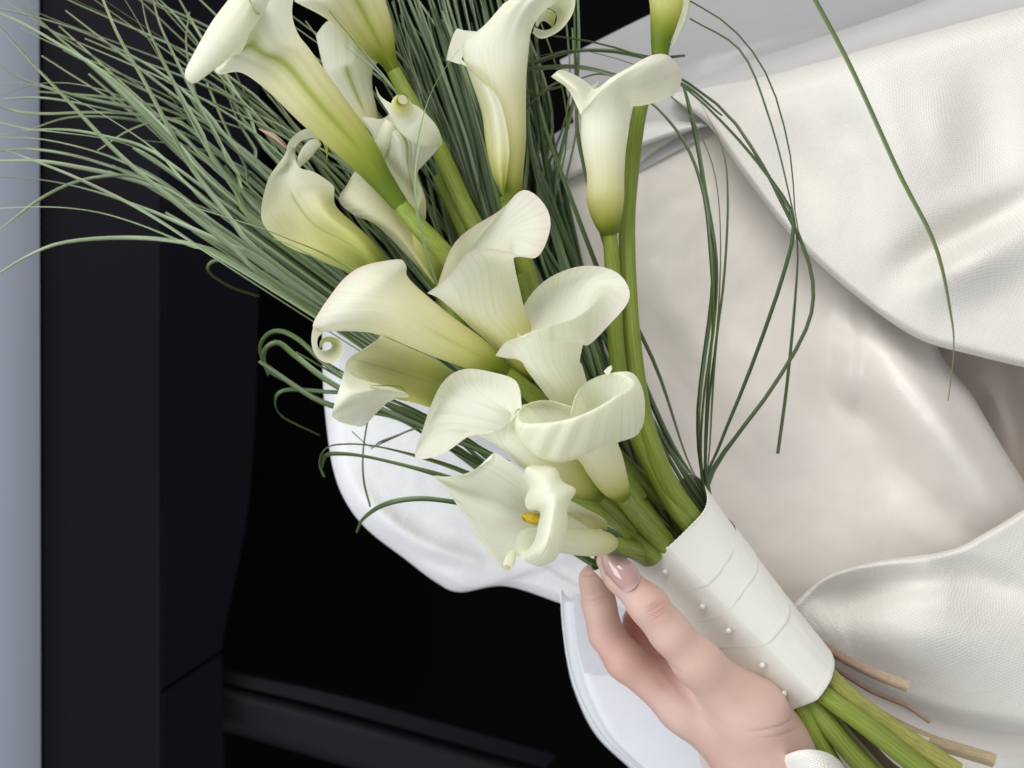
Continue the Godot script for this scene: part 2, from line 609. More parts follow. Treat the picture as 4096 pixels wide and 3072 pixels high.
func build_flowers() -> void:
	var f1 := [170.0, 0.0, 8.0]
	var f2 := [300.0, 80.0, 8.0]
	var f3 := [430.0, 0.0, 8.0]
	var f4 := [400.0, 180.0, 8.0]
	var f5 := [300.0, 250.0, 8.0]
	var f6 := [400.0, 350.0, 8.0]
	var f7 := [250.0, 120.0, 16.0]
	# behind the others, in shade
	lily("greyish calla lily in shade behind the large trumpet, dark line down its throat", f1, [
		[[[1620, 1100, 26, 60], [1570, 930, 28, 95], [1500, 760, 30, 130], [1440, 600, 32, 185],
		[1450, 450, 24, 1600, 430, 24, 1680, 470, 30, 1550, 440, 40, 1420, 450, 44, 1280, 470, 40, 1205, 460, 32, 1300, 440, 26, 1380, 440, 24],
		[1420, 230, 26, 1560, 200, 28, 1700, 300, 32, 1600, 190, 42, 1400, 150, 44, 1270, 160, 42, 1165, 290, 36, 1260, 250, 28, 1340, 230, 26]],
		{"seed": 1, "rib": 0.8, "rib1": 0.72, "rib0": 0.25, "y": 0.12, "g": 0.05, "w": 0.3}]],
		[372, 138, 26, 400, 200, 28, 470, 300, 28, 560, 400, 30, 660, 530, 40], [7, 8, 8, 8])
	lily("calla lily cut by the top edge, its long green throat seen from behind", f1, [
		[[[1790, 560, 40, 58], [1740, 470, 42, 78], [1660, 330, 44, 150], [1560, 150, 48, 205], [1450, -40, 52, 280],
		[1400, -200, 44, 1640, -200, 46, 1740, -150, 54, 1560, -180, 64, 1350, -120, 66, 1150, 0, 62, 990, 10, 54, 1100, -60, 46, 1250, -150, 44]],
		{"seed": 2, "rib": 0.95, "g": 0.2, "y": 0.5, "w": 0.95}]],
		[393, 69, 40, 412, 104, 40, 437, 145, 38, 462, 200, 36, 500, 270, 36, 580, 400, 40, 655, 530, 46], [7.2, 8.5, 9, 9, 8])
	lily("half closed calla lily at the top edge, lime green base wrapped by white", f3, [
		[[[1840, 440, 46, 68], [1850, 320, 47, 85], [1885, 200, 48, 125], [1900, 80, 50, 140], [1910, -60, 52, 165], [1915, -200, 56, 190]],
		{"seed": 3, "g": 0.35, "y": 0.75, "w": 1.3}],
		[[[1925, 390, 50, 1935, 365, 52, 1925, 340, 54], [1992, 285, 48, 1985, 260, 54, 1965, 235, 58], [2055, 160, 48, 2035, 140, 56, 2005, 120, 60], [2090, 0, 48, 2062, 20, 58, 2025, 40, 62], [2110, -120, 48, 2080, -100, 58, 2030, -80, 62]],
		{"ripple": 0.0, "seed": 4, "g": -0.3, "y": -0.1, "w": 0.1}]],
		[659, 58, 46, 654, 78, 45, 641, 106, 43, 632, 165, 42, 627, 231, 44, 631, 330, 50, 643, 417, 56, 667, 481, 58, 692, 516, 54, 740, 575, 46, 802, 684, 42, 836, 735, 47, 884, 790, 48], [8.2, 7, 7.4, 8, 8.5, 9.5, 10, 9.5, 9, 9, 9.5, 10])
	lily("long calla lily with its tip rolled into a small green tube, under the thick stem", f2, [
		[[[1120, 1640, 40, 70], [1060, 1480, 42, 105], [990, 1300, 44, 130],
		[760, 1000, 40, 860, 1040, 44, 930, 1000, 50, 970, 960, 52, 1010, 980, 50],
		[700, 800, 44, 800, 790, 54, 880, 780, 58, 930, 770, 54, 940, 760, 50],
		[650, 640, 50, 760, 640, 60, 860, 640, 60, 930, 690, 54, 980, 690, 52],
		[640, 560, 52, 760, 520, 62, 860, 510, 61, 960, 560, 58, 1060, 600, 52],
		[620, 490, 54, 720, 420, 62, 800, 400, 64, 960, 430, 62, 1130, 510, 54]],
		{"seed": 5, "rib": 1.0, "rib0": 0.2, "rib1": 1.2, "g": 0.05, "y": 0.25, "w": 0.6, "over": 0}],
		[[[700, 640, 50, 800, 900, 50, 900, 1150, 48, 1000, 1400, 48, 1090, 1630, 44], [560, 640, 52, 600, 850, 56, 720, 1080, 54, 860, 1320, 50, 1075, 1630, 46],
		[440, 730, 50, 420, 930, 54, 560, 1080, 54, 780, 1270, 48, 1060, 1620, 42], [380, 830, 46, 312, 960, 46, 430, 1080, 46, 640, 1185, 44, 1050, 1610, 40]],
		{"seed": 6, "g": -0.5, "y": -0.05, "w": 1.2}],
		[[[824, 150, 94, 44], [808, 196, 84, 80], [850, 285, 74, 116], [940, 375, 70, 124], [1045, 455, 65, 96], [1122, 508, 58, 26]], {"seed": 7, "g": 0.03, "y": 0.1, "w": 0.2}],
		[[[730, 335, 62, 52], [690, 430, 60, 66], [640, 555, 58, 58], [645, 650, 52, 18]], {"seed": 8, "g": -0.5, "y": -0.3, "w": -0.1}],
		[[[600, 480, 40, 640, 440, 42, 680, 400, 44], [540, 380, 42, 600, 370, 46, 660, 360, 46], [490, 290, 42, 570, 298, 45, 660, 322, 46]], {"ripple": 0.0, "seed": 9, "g": -0.5, "y": -0.3, "w": -0.1, "pink": 0.9}],
		[[[500, 300, 47, 560, 380, 50, 620, 500, 52], [650, 310, 52, 690, 400, 55, 740, 500, 57], [730, 260, 58, 790, 340, 62, 850, 440, 62]], {"ripple": 0.0, "seed": 40, "g": -0.5, "y": -0.3, "w": -0.1}],
		["s", [602, 46, 74, 618, 118, 75, 655, 178, 77, 705, 255, 78, 750, 330, 76], [606, 52, 76, 640, 122, 79, 690, 165, 82, 745, 195, 84, 800, 230, 84], {"ca": Color(0.45, 0.5, 0.12), "c0": 0.0, "c1": 0.5}]],
		[440, 286, 40, 470, 345, 42, 520, 410, 44, 600, 490, 46, 655, 535, 46], [8, 8.5, 8.5, 8])
	lily("calla lily at the left of the flowers with a hooked tip over a pink roll", f7, [
		[[[1900, 2650, 40, 2000, 2560, 52, 2100, 2480, 57, 2200, 2400, 54, 2280, 2330, 44],
		[1280, 2300, 48, 1450, 2150, 54, 1650, 2020, 60, 1790, 1910, 60, 1860, 1830, 48],
		[600, 2025, 52, 850, 1850, 50, 1060, 1700, 54, 1250, 1530, 60, 1400, 1420, 50],
		[230, 1700, 56, 500, 1500, 53, 760, 1350, 53, 1040, 1190, 56, 1345, 1200, 53],
		[180, 1400, 57, 400, 1250, 54, 640, 1120, 54, 900, 1020, 57, 1330, 1040, 55],
		[290, 950, 59, 420, 920, 56, 560, 880, 55, 720, 870, 57, 1010, 822, 57],
		[450, 710, 60, 520, 720, 54, 600, 710, 52, 690, 690, 56, 800, 770, 58],
		[565, 540, 62, 600, 550, 58, 640, 540, 57, 690, 540, 58, 730, 600, 57],
		[610, 410, 63, 650, 420, 61, 690, 430, 59, 715, 445, 58, 722, 460, 57]],
		{"seed": 10, "rib": 0.5, "rib1": 0.55, "rib0": 0.0, "g": -0.02, "y": 0.16, "w": 0.75}],
		["s", [585, 440, 62, 640, 320, 65, 760, 205, 66, 870, 150, 67, 980, 125, 67, 1080, 180, 66, 1160, 290, 65, 1235, 410, 64, 1250, 550, 62, 1212, 705, 60], [720, 458, 57, 760, 390, 58, 830, 335, 59, 920, 305, 60, 1010, 290, 60, 1090, 295, 60, 1150, 345, 61, 1190, 430, 61, 1222, 560, 60, 1205, 705, 60], {"cb": Color(0.40, 0.46, 0.07), "c0": 0.4, "c1": 0.75, "bulge": 0.0012}],
		[[[1110, 345, 54, 64], [1010, 400, 53, 96], [900, 530, 51, 98], [815, 660, 49, 66], [790, 740, 47, 20]], {"seed": 11, "g": -0.5, "y": -0.3, "w": -0.1}]],
		[385, 275, 46, 440, 330, 46, 500, 395, 46, 590, 480, 46, 650, 538, 46], [8, 8.5, 8.5, 8])
	lily("largest calla lily trumpet at the upper left, lip rolled over, green midrib on its back", f1, [
		[[[1850, 1650, 62, 66], [1690, 1440, 64, 96], [1560, 1260, 66, 135], [1380, 1050, 68, 172], [1170, 820, 71, 208], [945, 555, 75, 240, 0.8],
		[760, 330, 66, 950, 250, 68, 1022, 270, 76, 880, 320, 88, 740, 430, 92, 610, 520, 88, 565, 580, 78, 600, 500, 68, 680, 400, 66],
		[740, 150, 68, 930, 100, 70, 968, 110, 78, 800, 140, 90, 640, 370, 93, 490, 480, 90, 400, 598, 81, 500, 480, 72, 640, 300, 68],
		[740, 0, 70, 920, -60, 72, 990, -80, 80, 740, -50, 90, 590, 400, 92, 490, 450, 90, 348, 565, 82, 480, 420, 74, 640, 220, 70]],
		{"seed": 12, "rib": 1.0, "rib1": 1.1, "rib0": 0.18, "g": 0.22, "y": 0.42, "w": 0.72}],
		[[[150, 640, 98, 40], [176, 604, 99, 66], [250, 515, 101, 92], [345, 400, 102, 118], [450, 265, 102, 138], [560, 120, 101, 140], [640, 5, 100, 132], [690, -70, 98, 120]],
		{"seed": 13, "g": -0.6, "y": -0.4, "w": -0.1, "seam": 200.0}],
		["s", [625, -20, 116, 650, 40, 115, 690, 90, 112, 718, 106, 106], [640, -20, 104, 660, 60, 102, 690, 118, 100, 716, 120, 100], {"ca": Color(0.3, 0.36, 0.08), "cb": Color(0.3, 0.36, 0.08)}]],
		[401, 206, 62, 421, 229, 62, 447, 256, 61, 480, 298, 58, 520, 345, 54, 580, 430, 50, 650, 530, 50], [8.3, 9.6, 9.4, 9.2, 9, 8.5])
	lily("tall calla lily at the top centre with a rolled curl at its upper right", f3, [
		[[[640, 1640, 48, 72], [655, 1540, 49, 84], [625, 1400, 51, 122], [608, 1150, 52, 162], [592, 900, 53, 177], [555, 640, 55, 220], [525, 430, 57, 265, 0.8],
		[520, 300, 48, 700, 300, 48, 812, 250, 56, 740, 200, 66, 610, 170, 70, 440, 230, 67, 268, 360, 60, 300, 330, 52, 420, 280, 48],
		[600, 100, 50, 780, 120, 50, 880, 120, 58, 840, 40, 68, 690, 30, 71, 500, 180, 67, 275, 332, 61, 330, 290, 54, 460, 190, 50],
		[650, 60, 50, 860, 40, 52, 1000, 30, 60, 980, -40, 68, 800, -60, 70, 600, 20, 67, 420, 245, 62, 420, 220, 56, 520, 120, 52]],
		{"seed": 14, "g": 0.12, "y": 0.33, "w": 0.56}],
		[[[560, 1540, 52, 575, 1560, 56, 592, 1562, 57], [482, 1330, 50, 545, 1350, 61, 622, 1350, 60.5], [447, 1130, 50, 530, 1130, 63, 634, 1180, 62.5], [410, 880, 51, 500, 900, 65, 600, 950, 64.5], [332, 640, 53, 430, 700, 68, 530, 760, 67], [262, 480, 58, 330, 560, 69, 390, 620, 69], [235, 505, 56, 270, 520, 66, 300, 545, 66]],
		{"seed": 15, "g": 0.0, "y": 0.16, "w": 0.5}],
		[[[130, 482, 46, 165, 490, 50, 240, 515, 54], [160, 350, 45, 210, 370, 48, 280, 400, 54], [210, 235, 46, 250, 260, 48, 330, 300, 54], [262, 240, 47, 300, 245, 49, 400, 255, 54]], {"ripple": 0.0, "seed": 16, "g": -0.5, "y": -0.3, "w": -0.1}],
		["s", [930, -80, 70, 1080, -90, 68, 1160, -20, 66, 1140, 110, 64, 1055, 230, 62, 960, 290, 60, 880, 308, 58, 818, 262, 57], [880, 60, 50, 960, 70, 50, 1010, 110, 50, 1010, 170, 50, 985, 215, 51, 930, 240, 52, 880, 236, 53, 835, 215, 54], {"ca": Color(0.8, 0.8, 0.6), "bulge": -0.0025}],
		["s", [845, 210, 55, 850, 140, 57, 890, 85, 58, 960, 75, 58, 1010, 115, 57], [865, 215, 48, 885, 175, 48, 920, 170, 48, 955, 195, 48, 985, 225, 50], {"cb": Color(0.5, 0.55, 0.2)}]],
		[509, 196, 48, 515, 230, 46, 527, 270, 44, 545, 330, 42, 590, 430, 42, 660, 530, 48], [9, 8, 8.2, 8.5, 8])
	lily("slim calla lily at the upper right, pale pink rim, flap pointing left", f3, [
		[[[1450, 1880, 56, 60], [1425, 1790, 58, 105], [1402, 1600, 60, 152], [1405, 1400, 62, 150], [1392, 1150, 64, 180], [1402, 960, 66, 192],
		[1430, 760, 52, 1560, 860, 54, 1612, 850, 62, 1570, 760, 76, 1470, 720, 83, 1350, 770, 82, 1222, 885, 73, 1240, 800, 60, 1330, 720, 52],
		[1430, 690, 52, 1640, 800, 56, 1690, 845, 61, 1700, 690, 80, 1600, 600, 87, 1420, 670, 86, 1265, 812, 77, 1260, 760, 62, 1340, 680, 52],
		[1430, 640, 54, 1700, 760, 57, 1830, 812, 61, 1850, 640, 77, 1750, 500, 87, 1490, 595, 86, 1325, 718, 79, 1290, 700, 62, 1350, 650, 54],
		[1430, 632, 55, 1760, 740, 58, 1945, 765, 61, 2015, 590, 72, 1850, 420, 81, 1560, 558, 85, 1335, 712, 79, 1300, 690, 62, 1350, 640, 55]],
		{"seed": 17, "g": 0.1, "y": 0.2, "w": 0.36, "pink": 0.7, "over": 0}],
		[[[1330, 722, 64, 1270, 800, 70, 1207, 920, 70], [1200, 622, 64, 1160, 700, 73, 1108, 720, 68], [1060, 560, 62, 1030, 600, 69, 1010, 642, 65], [1018, 568, 60, 990, 592, 65, 968, 612, 62]],
		{"ripple": 0.0, "seed": 18, "g": -0.5, "y": -0.3, "w": -0.1}]],
		[610, 234, 56, 613, 278, 56, 616, 343, 56, 623, 394, 56, 639, 440, 56, 671, 500, 56, 690, 526, 54, 740, 590, 46, 795, 690, 42, 818, 738, 43, 848, 790, 43], [7.3, 8, 8.5, 8.8, 9, 9, 9, 9.2, 9.2])
	lily("centre calla lily with pink tinged front rim and broad rolled right lip", f4, [
		[[[1130, 1570, 66, 74], [1020, 1440, 70, 130], [860, 1190, 76, 190, 0.9], [745, 1030, 80, 248, 0.75],
		[330, 960, 92, 470, 880, 98, 600, 760, 101, 740, 690, 99, 860, 690, 94, 905, 640, 86, 900, 520, 76, 830, 460, 71, 700, 480, 67, 560, 590, 65, 430, 760, 67, 340, 910, 75],
		[218, 905, 95, 400, 765, 104, 520, 605, 110, 650, 546, 111, 850, 566, 110, 990, 617, 106, 1125, 600, 98, 1212, 290, 93, 1000, 62, 86, 800, 250, 77, 450, 470, 73, 298, 845, 80]],
		{"seed": 19, "seam": 180.0, "turn": -1.0, "over": 0, "g": 0.12, "y": 0.3, "w": 0.75, "pink": 0.9}]],
		[541, 376, 64, 560, 410, 62, 600, 460, 58, 665, 540, 52], [9, 9, 9])
	lily("yellow throated calla lily at the far left, lip folded back with a green tip", f5, [
		[[[1260, 990, 88, 1240, 1060, 66, 1210, 1130, 62, 1170, 1220, 66, 1130, 1290, 80], [1050, 860, 88, 1020, 960, 62, 980, 1040, 57, 950, 1130, 62, 930, 1228, 80],
		[850, 770, 89, 790, 870, 62, 740, 960, 56, 710, 1050, 60, 740, 1182, 76], [665, 692, 92, 560, 810, 70, 480, 890, 66, 480, 970, 66, 600, 1080, 70], [660, 690, 93, 510, 790, 86, 400, 860, 82, 367, 930, 80, 430, 1015, 76]],
		{"seed": 20, "g": -0.1, "y": 0.35, "w": 1.15, "rib": 0.3}],
		[[[367, 925, 82, 430, 1012, 84, 550, 1054, 85, 700, 1088, 83, 850, 1142, 80], [318, 1095, 92, 400, 1120, 95, 530, 1115, 93, 670, 1112, 87, 852, 1148, 80], [256, 1305, 91, 390, 1218, 93, 540, 1158, 91, 680, 1115, 86, 860, 1155, 79],
		[275, 1348, 82, 400, 1310, 80, 540, 1250, 79, 680, 1165, 78, 870, 1180, 77], [325, 1378, 74, 430, 1405, 72, 515, 1405, 72, 640, 1275, 73, 740, 1185, 74]],
		{"ripple": 0.0, "seed": 21, "g": -0.5, "y": -0.3, "w": -0.05}],
		["s", [560, 1082, 92, 640, 1078, 91, 720, 1078, 89, 800, 1088, 87, 838, 1112, 85, 852, 1150, 84], [560, 1086, 90, 650, 1092, 89, 720, 1090, 88, 790, 1098, 86, 826, 1118, 84, 850, 1152, 83], {"ca": Color(0.55, 0.6, 0.3), "cb": Color(0.24, 0.32, 0.05), "c0": 0.0, "c1": 0.4}]],
		[455, 385, 66, 500, 430, 62, 570, 490, 56, 655, 545, 50], [8, 8.5, 8])
	lily("calla lily left of centre whose long tip coils into a spiral", f5, [
		[[[1650, 975, 74, 56], [1530, 905, 79, 104], [1370, 815, 84, 143], [1095, 668, 88, 186, 0.8],
		[800, 400, 74, 860, 300, 76, 880, 240, 85, 800, 330, 98, 730, 450, 102, 670, 580, 99, 640, 684, 87, 680, 600, 76, 740, 500, 74],
		[780, 330, 76, 830, 200, 78, 838, 122, 87, 620, 240, 102, 420, 420, 103, 370, 560, 99, 430, 650, 89, 560, 620, 77, 700, 480, 76],
		[760, 260, 78, 815, 130, 82, 790, 72, 89, 430, 158, 95, 190, 440, 95, 100, 620, 91, 235, 652, 87, 480, 600, 79, 680, 430, 78]],
		{"seed": 22, "g": 0.14, "y": 0.40, "w": 0.85, "pink": 0.8, "rib": 0.25, "rib1": 0.6}],
		["s", [120, 570, 92, 92, 680, 93, 100, 790, 93, 150, 870, 92, 230, 905, 91, 310, 880, 90, 348, 800, 89, 318, 720, 88, 230, 690, 88, 165, 722, 87, 155, 780, 86],
		[280, 600, 88, 160, 680, 82, 138, 745, 79, 155, 790, 77, 200, 806, 76, 242, 790, 76, 256, 762, 76, 240, 740, 77, 210, 735, 78, 185, 750, 79, 165, 785, 80], {"cb": Color(0.62, 0.66, 0.3), "c0": 0.2, "c1": 0.95}]],
		[506, 372, 74, 530, 392, 70, 580, 440, 62, 660, 540, 52], [7, 8.5, 9, 8.5])
	lily("wide open calla lily right of centre with a small brown fleck inside", f4, [
		[[[1440, 1900, 76, 95], [1375, 1745, 80, 150], [1292, 1575, 88, 190, 0.85], [1212, 1430, 94, 235, 0.75],
		[840, 1425, 96, 930, 1335, 101, 1020, 1240, 110, 1200, 1172, 117, 1400, 1095, 118, 1520, 1010, 112, 1580, 930, 100, 1570, 880, 88, 1480, 865, 80, 1340, 900, 74, 1180, 990, 72, 1065, 1125, 74, 1000, 1290, 82],
		[763, 1405, 97, 850, 1290, 103, 1000, 1256, 109, 1220, 1285, 111, 1440, 1306, 110, 1512, 1322, 107, 1680, 1150, 103, 1848, 940, 99, 1740, 735, 92, 1460, 682, 85, 1150, 805, 79, 968, 1040, 77, 936, 1260, 85]],
		{"seed": 23, "seam": 180.0, "turn": -1.0, "g": -0.1, "y": 0.0, "w": 0.35, "pink": 0.25}]],
		[580, 417, 76, 590, 440, 72, 620, 485, 62, 668, 545, 52], [10, 9, 9])
	lily("broad calla lily below the spiral one, its flat limb turned to the viewer", f6, [
		[[[1600, 1165, 84, 62], [1490, 1085, 88, 118], [1260, 925, 94, 162], [1060, 790, 99, 172], [900, 680, 102, 140],
		[930, 505, 110, 870, 590, 110, 740, 660, 109, 620, 640, 103, 520, 660, 98, 430, 640, 94, 350, 640, 91, 340, 540, 89, 400, 450, 88, 480, 370, 88, 600, 320, 90, 750, 330, 94, 890, 390, 101, 925, 490, 109],
		[968, 478, 114, 880, 572, 114, 720, 668, 113, 555, 686, 110, 440, 770, 107, 310, 846, 104, 112, 872, 101, 165, 690, 96, 240, 460, 93, 345, 245, 93, 520, 145, 95, 760, 183, 99, 943, 250, 105, 974, 465, 112]],
		{"seed": 24, "seam": 90.0, "turn": 1.0, "g": 0.1, "y": 0.24, "w": 0.5, "pink": 0.3}],
		[[[890, 430, 99, 950, 440, 100, 1010, 430, 101], [890, 500, 99, 950, 500, 100, 1010, 500, 101], [880, 570, 99, 950, 570, 100, 1010, 570, 101]], {"ripple": 0.0, "seed": 43, "g": -0.5, "y": -0.3, "w": 0.6, "nu": 15, "nv": 15}]],
		[600, 496, 84, 616, 510, 76, 640, 534, 58, 690, 575, 46], [8, 9, 9])
	lily("cup shaped calla lily at the right with a thick rolled white lip", f6, [
		[[[1790, 1180, 90, 68], [1715, 1075, 94, 122], [1640, 920, 99, 158], [1560, 750, 104, 195],
		[1400, 520, 96, 1200, 450, 98, 1060, 480, 104, 1000, 540, 112, 1020, 600, 119, 1150, 612, 123, 1300, 600, 125, 1450, 560, 126, 1600, 490, 125, 1740, 400, 123, 1820, 330, 119, 1740, 280, 113, 1620, 280, 110, 1470, 360, 109, 1380, 540, 112],
		[1400, 470, 100, 1190, 403, 102, 1020, 435, 108, 940, 530, 116, 975, 602, 124, 1130, 607, 129, 1290, 592, 131, 1450, 548, 132, 1610, 466, 131, 1760, 370, 130, 1880, 290, 126, 1835, 210, 120, 1650, 192, 114, 1440, 300, 112, 1356, 565, 117],
		[1400, 463, 97, 1190, 400, 100, 1004, 436, 106, 922, 560, 114, 938, 680, 119, 1040, 790, 120, 1170, 850, 120, 1330, 850, 120, 1520, 770, 120, 1740, 640, 120, 1950, 500, 118, 1925, 270, 117, 1790, 165, 116, 1440, 297, 111, 1354, 568, 116],
		[1400, 460, 96, 1190, 400, 99, 1010, 438, 105, 926, 570, 112, 946, 690, 112, 1045, 805, 110, 1175, 888, 108, 1335, 897, 107, 1520, 835, 107, 1740, 738, 107, 1945, 655, 107, 1938, 300, 112, 1785, 168, 114, 1440, 296, 110, 1353, 570, 115]],
		{"seed": 25, "seam": 270.0, "turn": -1.0, "g": 0.04, "y": 0.14, "w": 0.42, "wave": 0.0005, "ripple": 0.0011}],
		[[[1630, 170, 112, 1645, 190, 114, 1670, 200, 116], [1665, 135, 113, 1675, 150, 117, 1690, 165, 118], [1690, 122, 113, 1695, 130, 115, 1700, 145, 114]], {"ripple": 0.0, "seed": 26, "g": -0.5, "y": -0.3, "w": -0.1}]],
		[623, 497, 90, 638, 516, 76, 654, 535, 62, 672, 555, 55, 700, 583, 48, 812, 684, 48, 862, 722, 52, 938, 782, 52], [8.4, 8.6, 9, 9, 9.5, 9.5, 10, 10.5])
	var t := lily("lowest calla lily, open to show an orange yellow spadix", f6, [
		[[[1100, 1200, 100, 1080, 1260, 90, 1070, 1320, 85, 1070, 1370, 83, 1070, 1420, 85, 1070, 1470, 90, 1060, 1580, 100], [1000, 1000, 106, 930, 1120, 100, 900, 1200, 97, 860, 1262, 95, 845, 1370, 97, 850, 1480, 99, 920, 1660, 103],
		[860, 880, 109, 740, 1000, 105, 680, 1090, 102, 630, 1178, 98, 640, 1300, 103, 690, 1440, 105, 825, 1740, 106], [752, 822, 110, 620, 960, 106, 500, 1040, 105, 440, 1112, 101, 480, 1210, 105, 560, 1360, 106, 770, 1690, 109],
		[735, 868, 110, 560, 975, 108, 400, 1012, 106, 262, 1010, 101, 370, 1105, 106, 500, 1310, 109, 720, 1640, 110]],
		{"seed": 27, "g": -0.4, "y": -0.2, "w": 0.1}],
		[[[985, 1000, 104, 993.8, 979, 111.2, 1010, 940, 114, 1042.5, 927, 113.4, 1060, 920, 112], [1035, 1095, 110, 1064.8, 1061.8, 120.1, 1120, 1000, 124, 1198, 957.8, 121.5, 1240, 935, 115], [1000, 1190, 109, 1059.5, 1155, 124.1, 1170, 1090, 130, 1251.2, 1064, 126.4, 1295, 1050, 117], [1020, 1275, 108, 1086.5, 1234.8, 124.6, 1210, 1160, 131, 1341.3, 1132.7, 126.2, 1412, 1118, 114], [1120, 1290, 111, 1158.5, 1272.5, 126.8, 1230, 1240, 133, 1300.2, 1243.2, 128, 1338, 1245, 115], [1105, 1400, 112, 1141.8, 1396.5, 127.8, 1210, 1390, 134, 1295.8, 1390, 128.4, 1342, 1390, 114], [1078, 1520, 114, 1113.7, 1523.5, 128.4, 1180, 1530, 134, 1265.8, 1533.2, 127.8, 1312, 1535, 112], [1020, 1600, 112, 1055, 1614, 125, 1120, 1640, 130, 1194.8, 1672.5, 124.4, 1235, 1690, 110], [945, 1645, 106, 967.8, 1664.2, 113.2, 1010, 1700, 116, 1075, 1724.7, 113.2, 1110, 1738, 106]],
		{"seed": 28, "g": -0.5, "y": -0.3, "w": -0.1}],
		[[[1110, 1420, 108, 1000, 1432, 110, 945, 1475, 112, 916, 1580, 112, 945, 1650, 108], [1110, 1470, 98, 1040, 1500, 103, 1000, 1540, 107, 985, 1600, 110, 1000, 1670, 110], [1100, 1560, 96, 1070, 1570, 100, 1050, 1590, 106, 1050, 1620, 110, 1060, 1680, 112]], {"ripple": 0.0, "seed": 29, "g": -0.5, "y": -0.3, "w": -0.1}],
		[[[1735, 1545, 80, 40], [1660, 1545, 82, 88], [1530, 1540, 86, 110], [1400, 1535, 90, 104], [1230, 1520, 96, 95]], {"seed": 30, "g": -0.5, "y": 0.1, "w": 1.0}],
		[[[1660, 1440, 80, 1560, 1432, 76, 1480, 1428, 74, 1400, 1440, 74], [1640, 1355, 86, 1540, 1345, 82, 1450, 1330, 80, 1360, 1330, 84], [1500, 1275, 92, 1440, 1290, 90, 1380, 1300, 88, 1330, 1300, 92], [1335, 1190, 98, 1320, 1220, 100, 1310, 1260, 100, 1300, 1300, 98]], {"ripple": 0.0, "seed": 31, "g": -0.5, "y": 0.1, "w": 1.0}],
		[[[858, 1745, 116, 30], [868, 1715, 112, 42], [885, 1670, 108, 42], [905, 1620, 105, 26]], {"ripple": 0.0, "seed": 41, "g": -0.5, "y": -0.3, "w": 0.05}],
		[[[1240, 1290, 92, 1330, 1295, 91, 1345, 1305, 89], [1240, 1400, 93, 1380, 1370, 90, 1435, 1372, 88], [1240, 1490, 94, 1400, 1455, 90, 1512, 1430, 86]], {"ripple": 0.0, "seed": 42, "g": -0.5, "y": -0.1, "w": 1.1}],
		[[[1010, 1230, 88, 1110, 1230, 85, 1250, 1230, 88], [1010, 1350, 84, 1110, 1350, 80, 1250, 1350, 84], [1010, 1470, 88, 1110, 1470, 84, 1250, 1470, 88]], {"ripple": 0.0, "seed": 44, "g": -0.5, "y": -0.2, "w": 0.9, "nu": 15, "nv": 15}]],
		[618, 543, 80, 630, 548, 68, 646, 556, 54, 666, 571, 46, 720, 620, 46, 790, 695, 38, 803, 740, 37, 822, 795, 36], [6, 9.5, 10, 9.5, 9, 9, 9])
	var s := Shape.new()
	tube(s, f6, [976, 1331, 103, 990, 1333, 103, 1010, 1336, 103, 1050, 1344, 104, 1100, 1352, 105, 1150, 1360, 105, 1200, 1370, 104], [4, 25, 34, 40, 42, 42, 40], Color(0.95, 0.70, 0.06), Color(0.90, 0.58, 0.03), 24, 1.0, 60, true, 0.0)
	for i in s.v.size():
		var p := s.v[i]
		s.v[i] = p + s.n[i] * 0.0006 * sin(p.x * 5200.0 + p.z * 2100.0) * sin(p.z * 5600.0 - p.x * 1500.0 + p.y * 4000.0)
	obj("spadix", s, M.spadix, t)

# ---------------------------------------------------------------- ribbon
func axis_at(t: float, th: float, lift: float) -> Vector3:
	var cx := lerpf(654.0, 808.0, t)
	var cy := lerpf(532.0, 686.0, t)
	var h := lerpf(47.0, 42.0, t)
	var r := lerpf(69.0, 39.0, pow(maxf(t, 0.0), 0.85)) + lift
	var flat := lerpf(0.49, 0.80, t)
	var k := PX * (EYE - h * 0.001) / EYE
	var c := at(cx, cy, h)
	var side := Vector3(0.7071, 0, -0.7071)
	# flat on the right of the ridge, falling away steeply on the side of the hand
	var hand_side := smoothstep(0.05, -0.05, cos(th)) * (1.0 if sin(th) > 0.0 else 0.0)
	var x := signf(cos(th)) * pow(absf(cos(th)), lerpf(0.85, 1.5, hand_side))
	var y := signf(sin(th)) * pow(absf(sin(th)), lerpf(0.85, 3.6, hand_side))
	return c + side * x * r * k + Vector3.UP * y * r * k * flat

func band_edge(t0: float, th: float) -> float:
	return t0 + 0.10 * maxf(sin(th), -0.3) + 0.03 * cos(th) + 0.008 * sin(5.0 * th + t0 * 30.0) + 0.02 * sin(2.0 * th + t0 * 9.0)

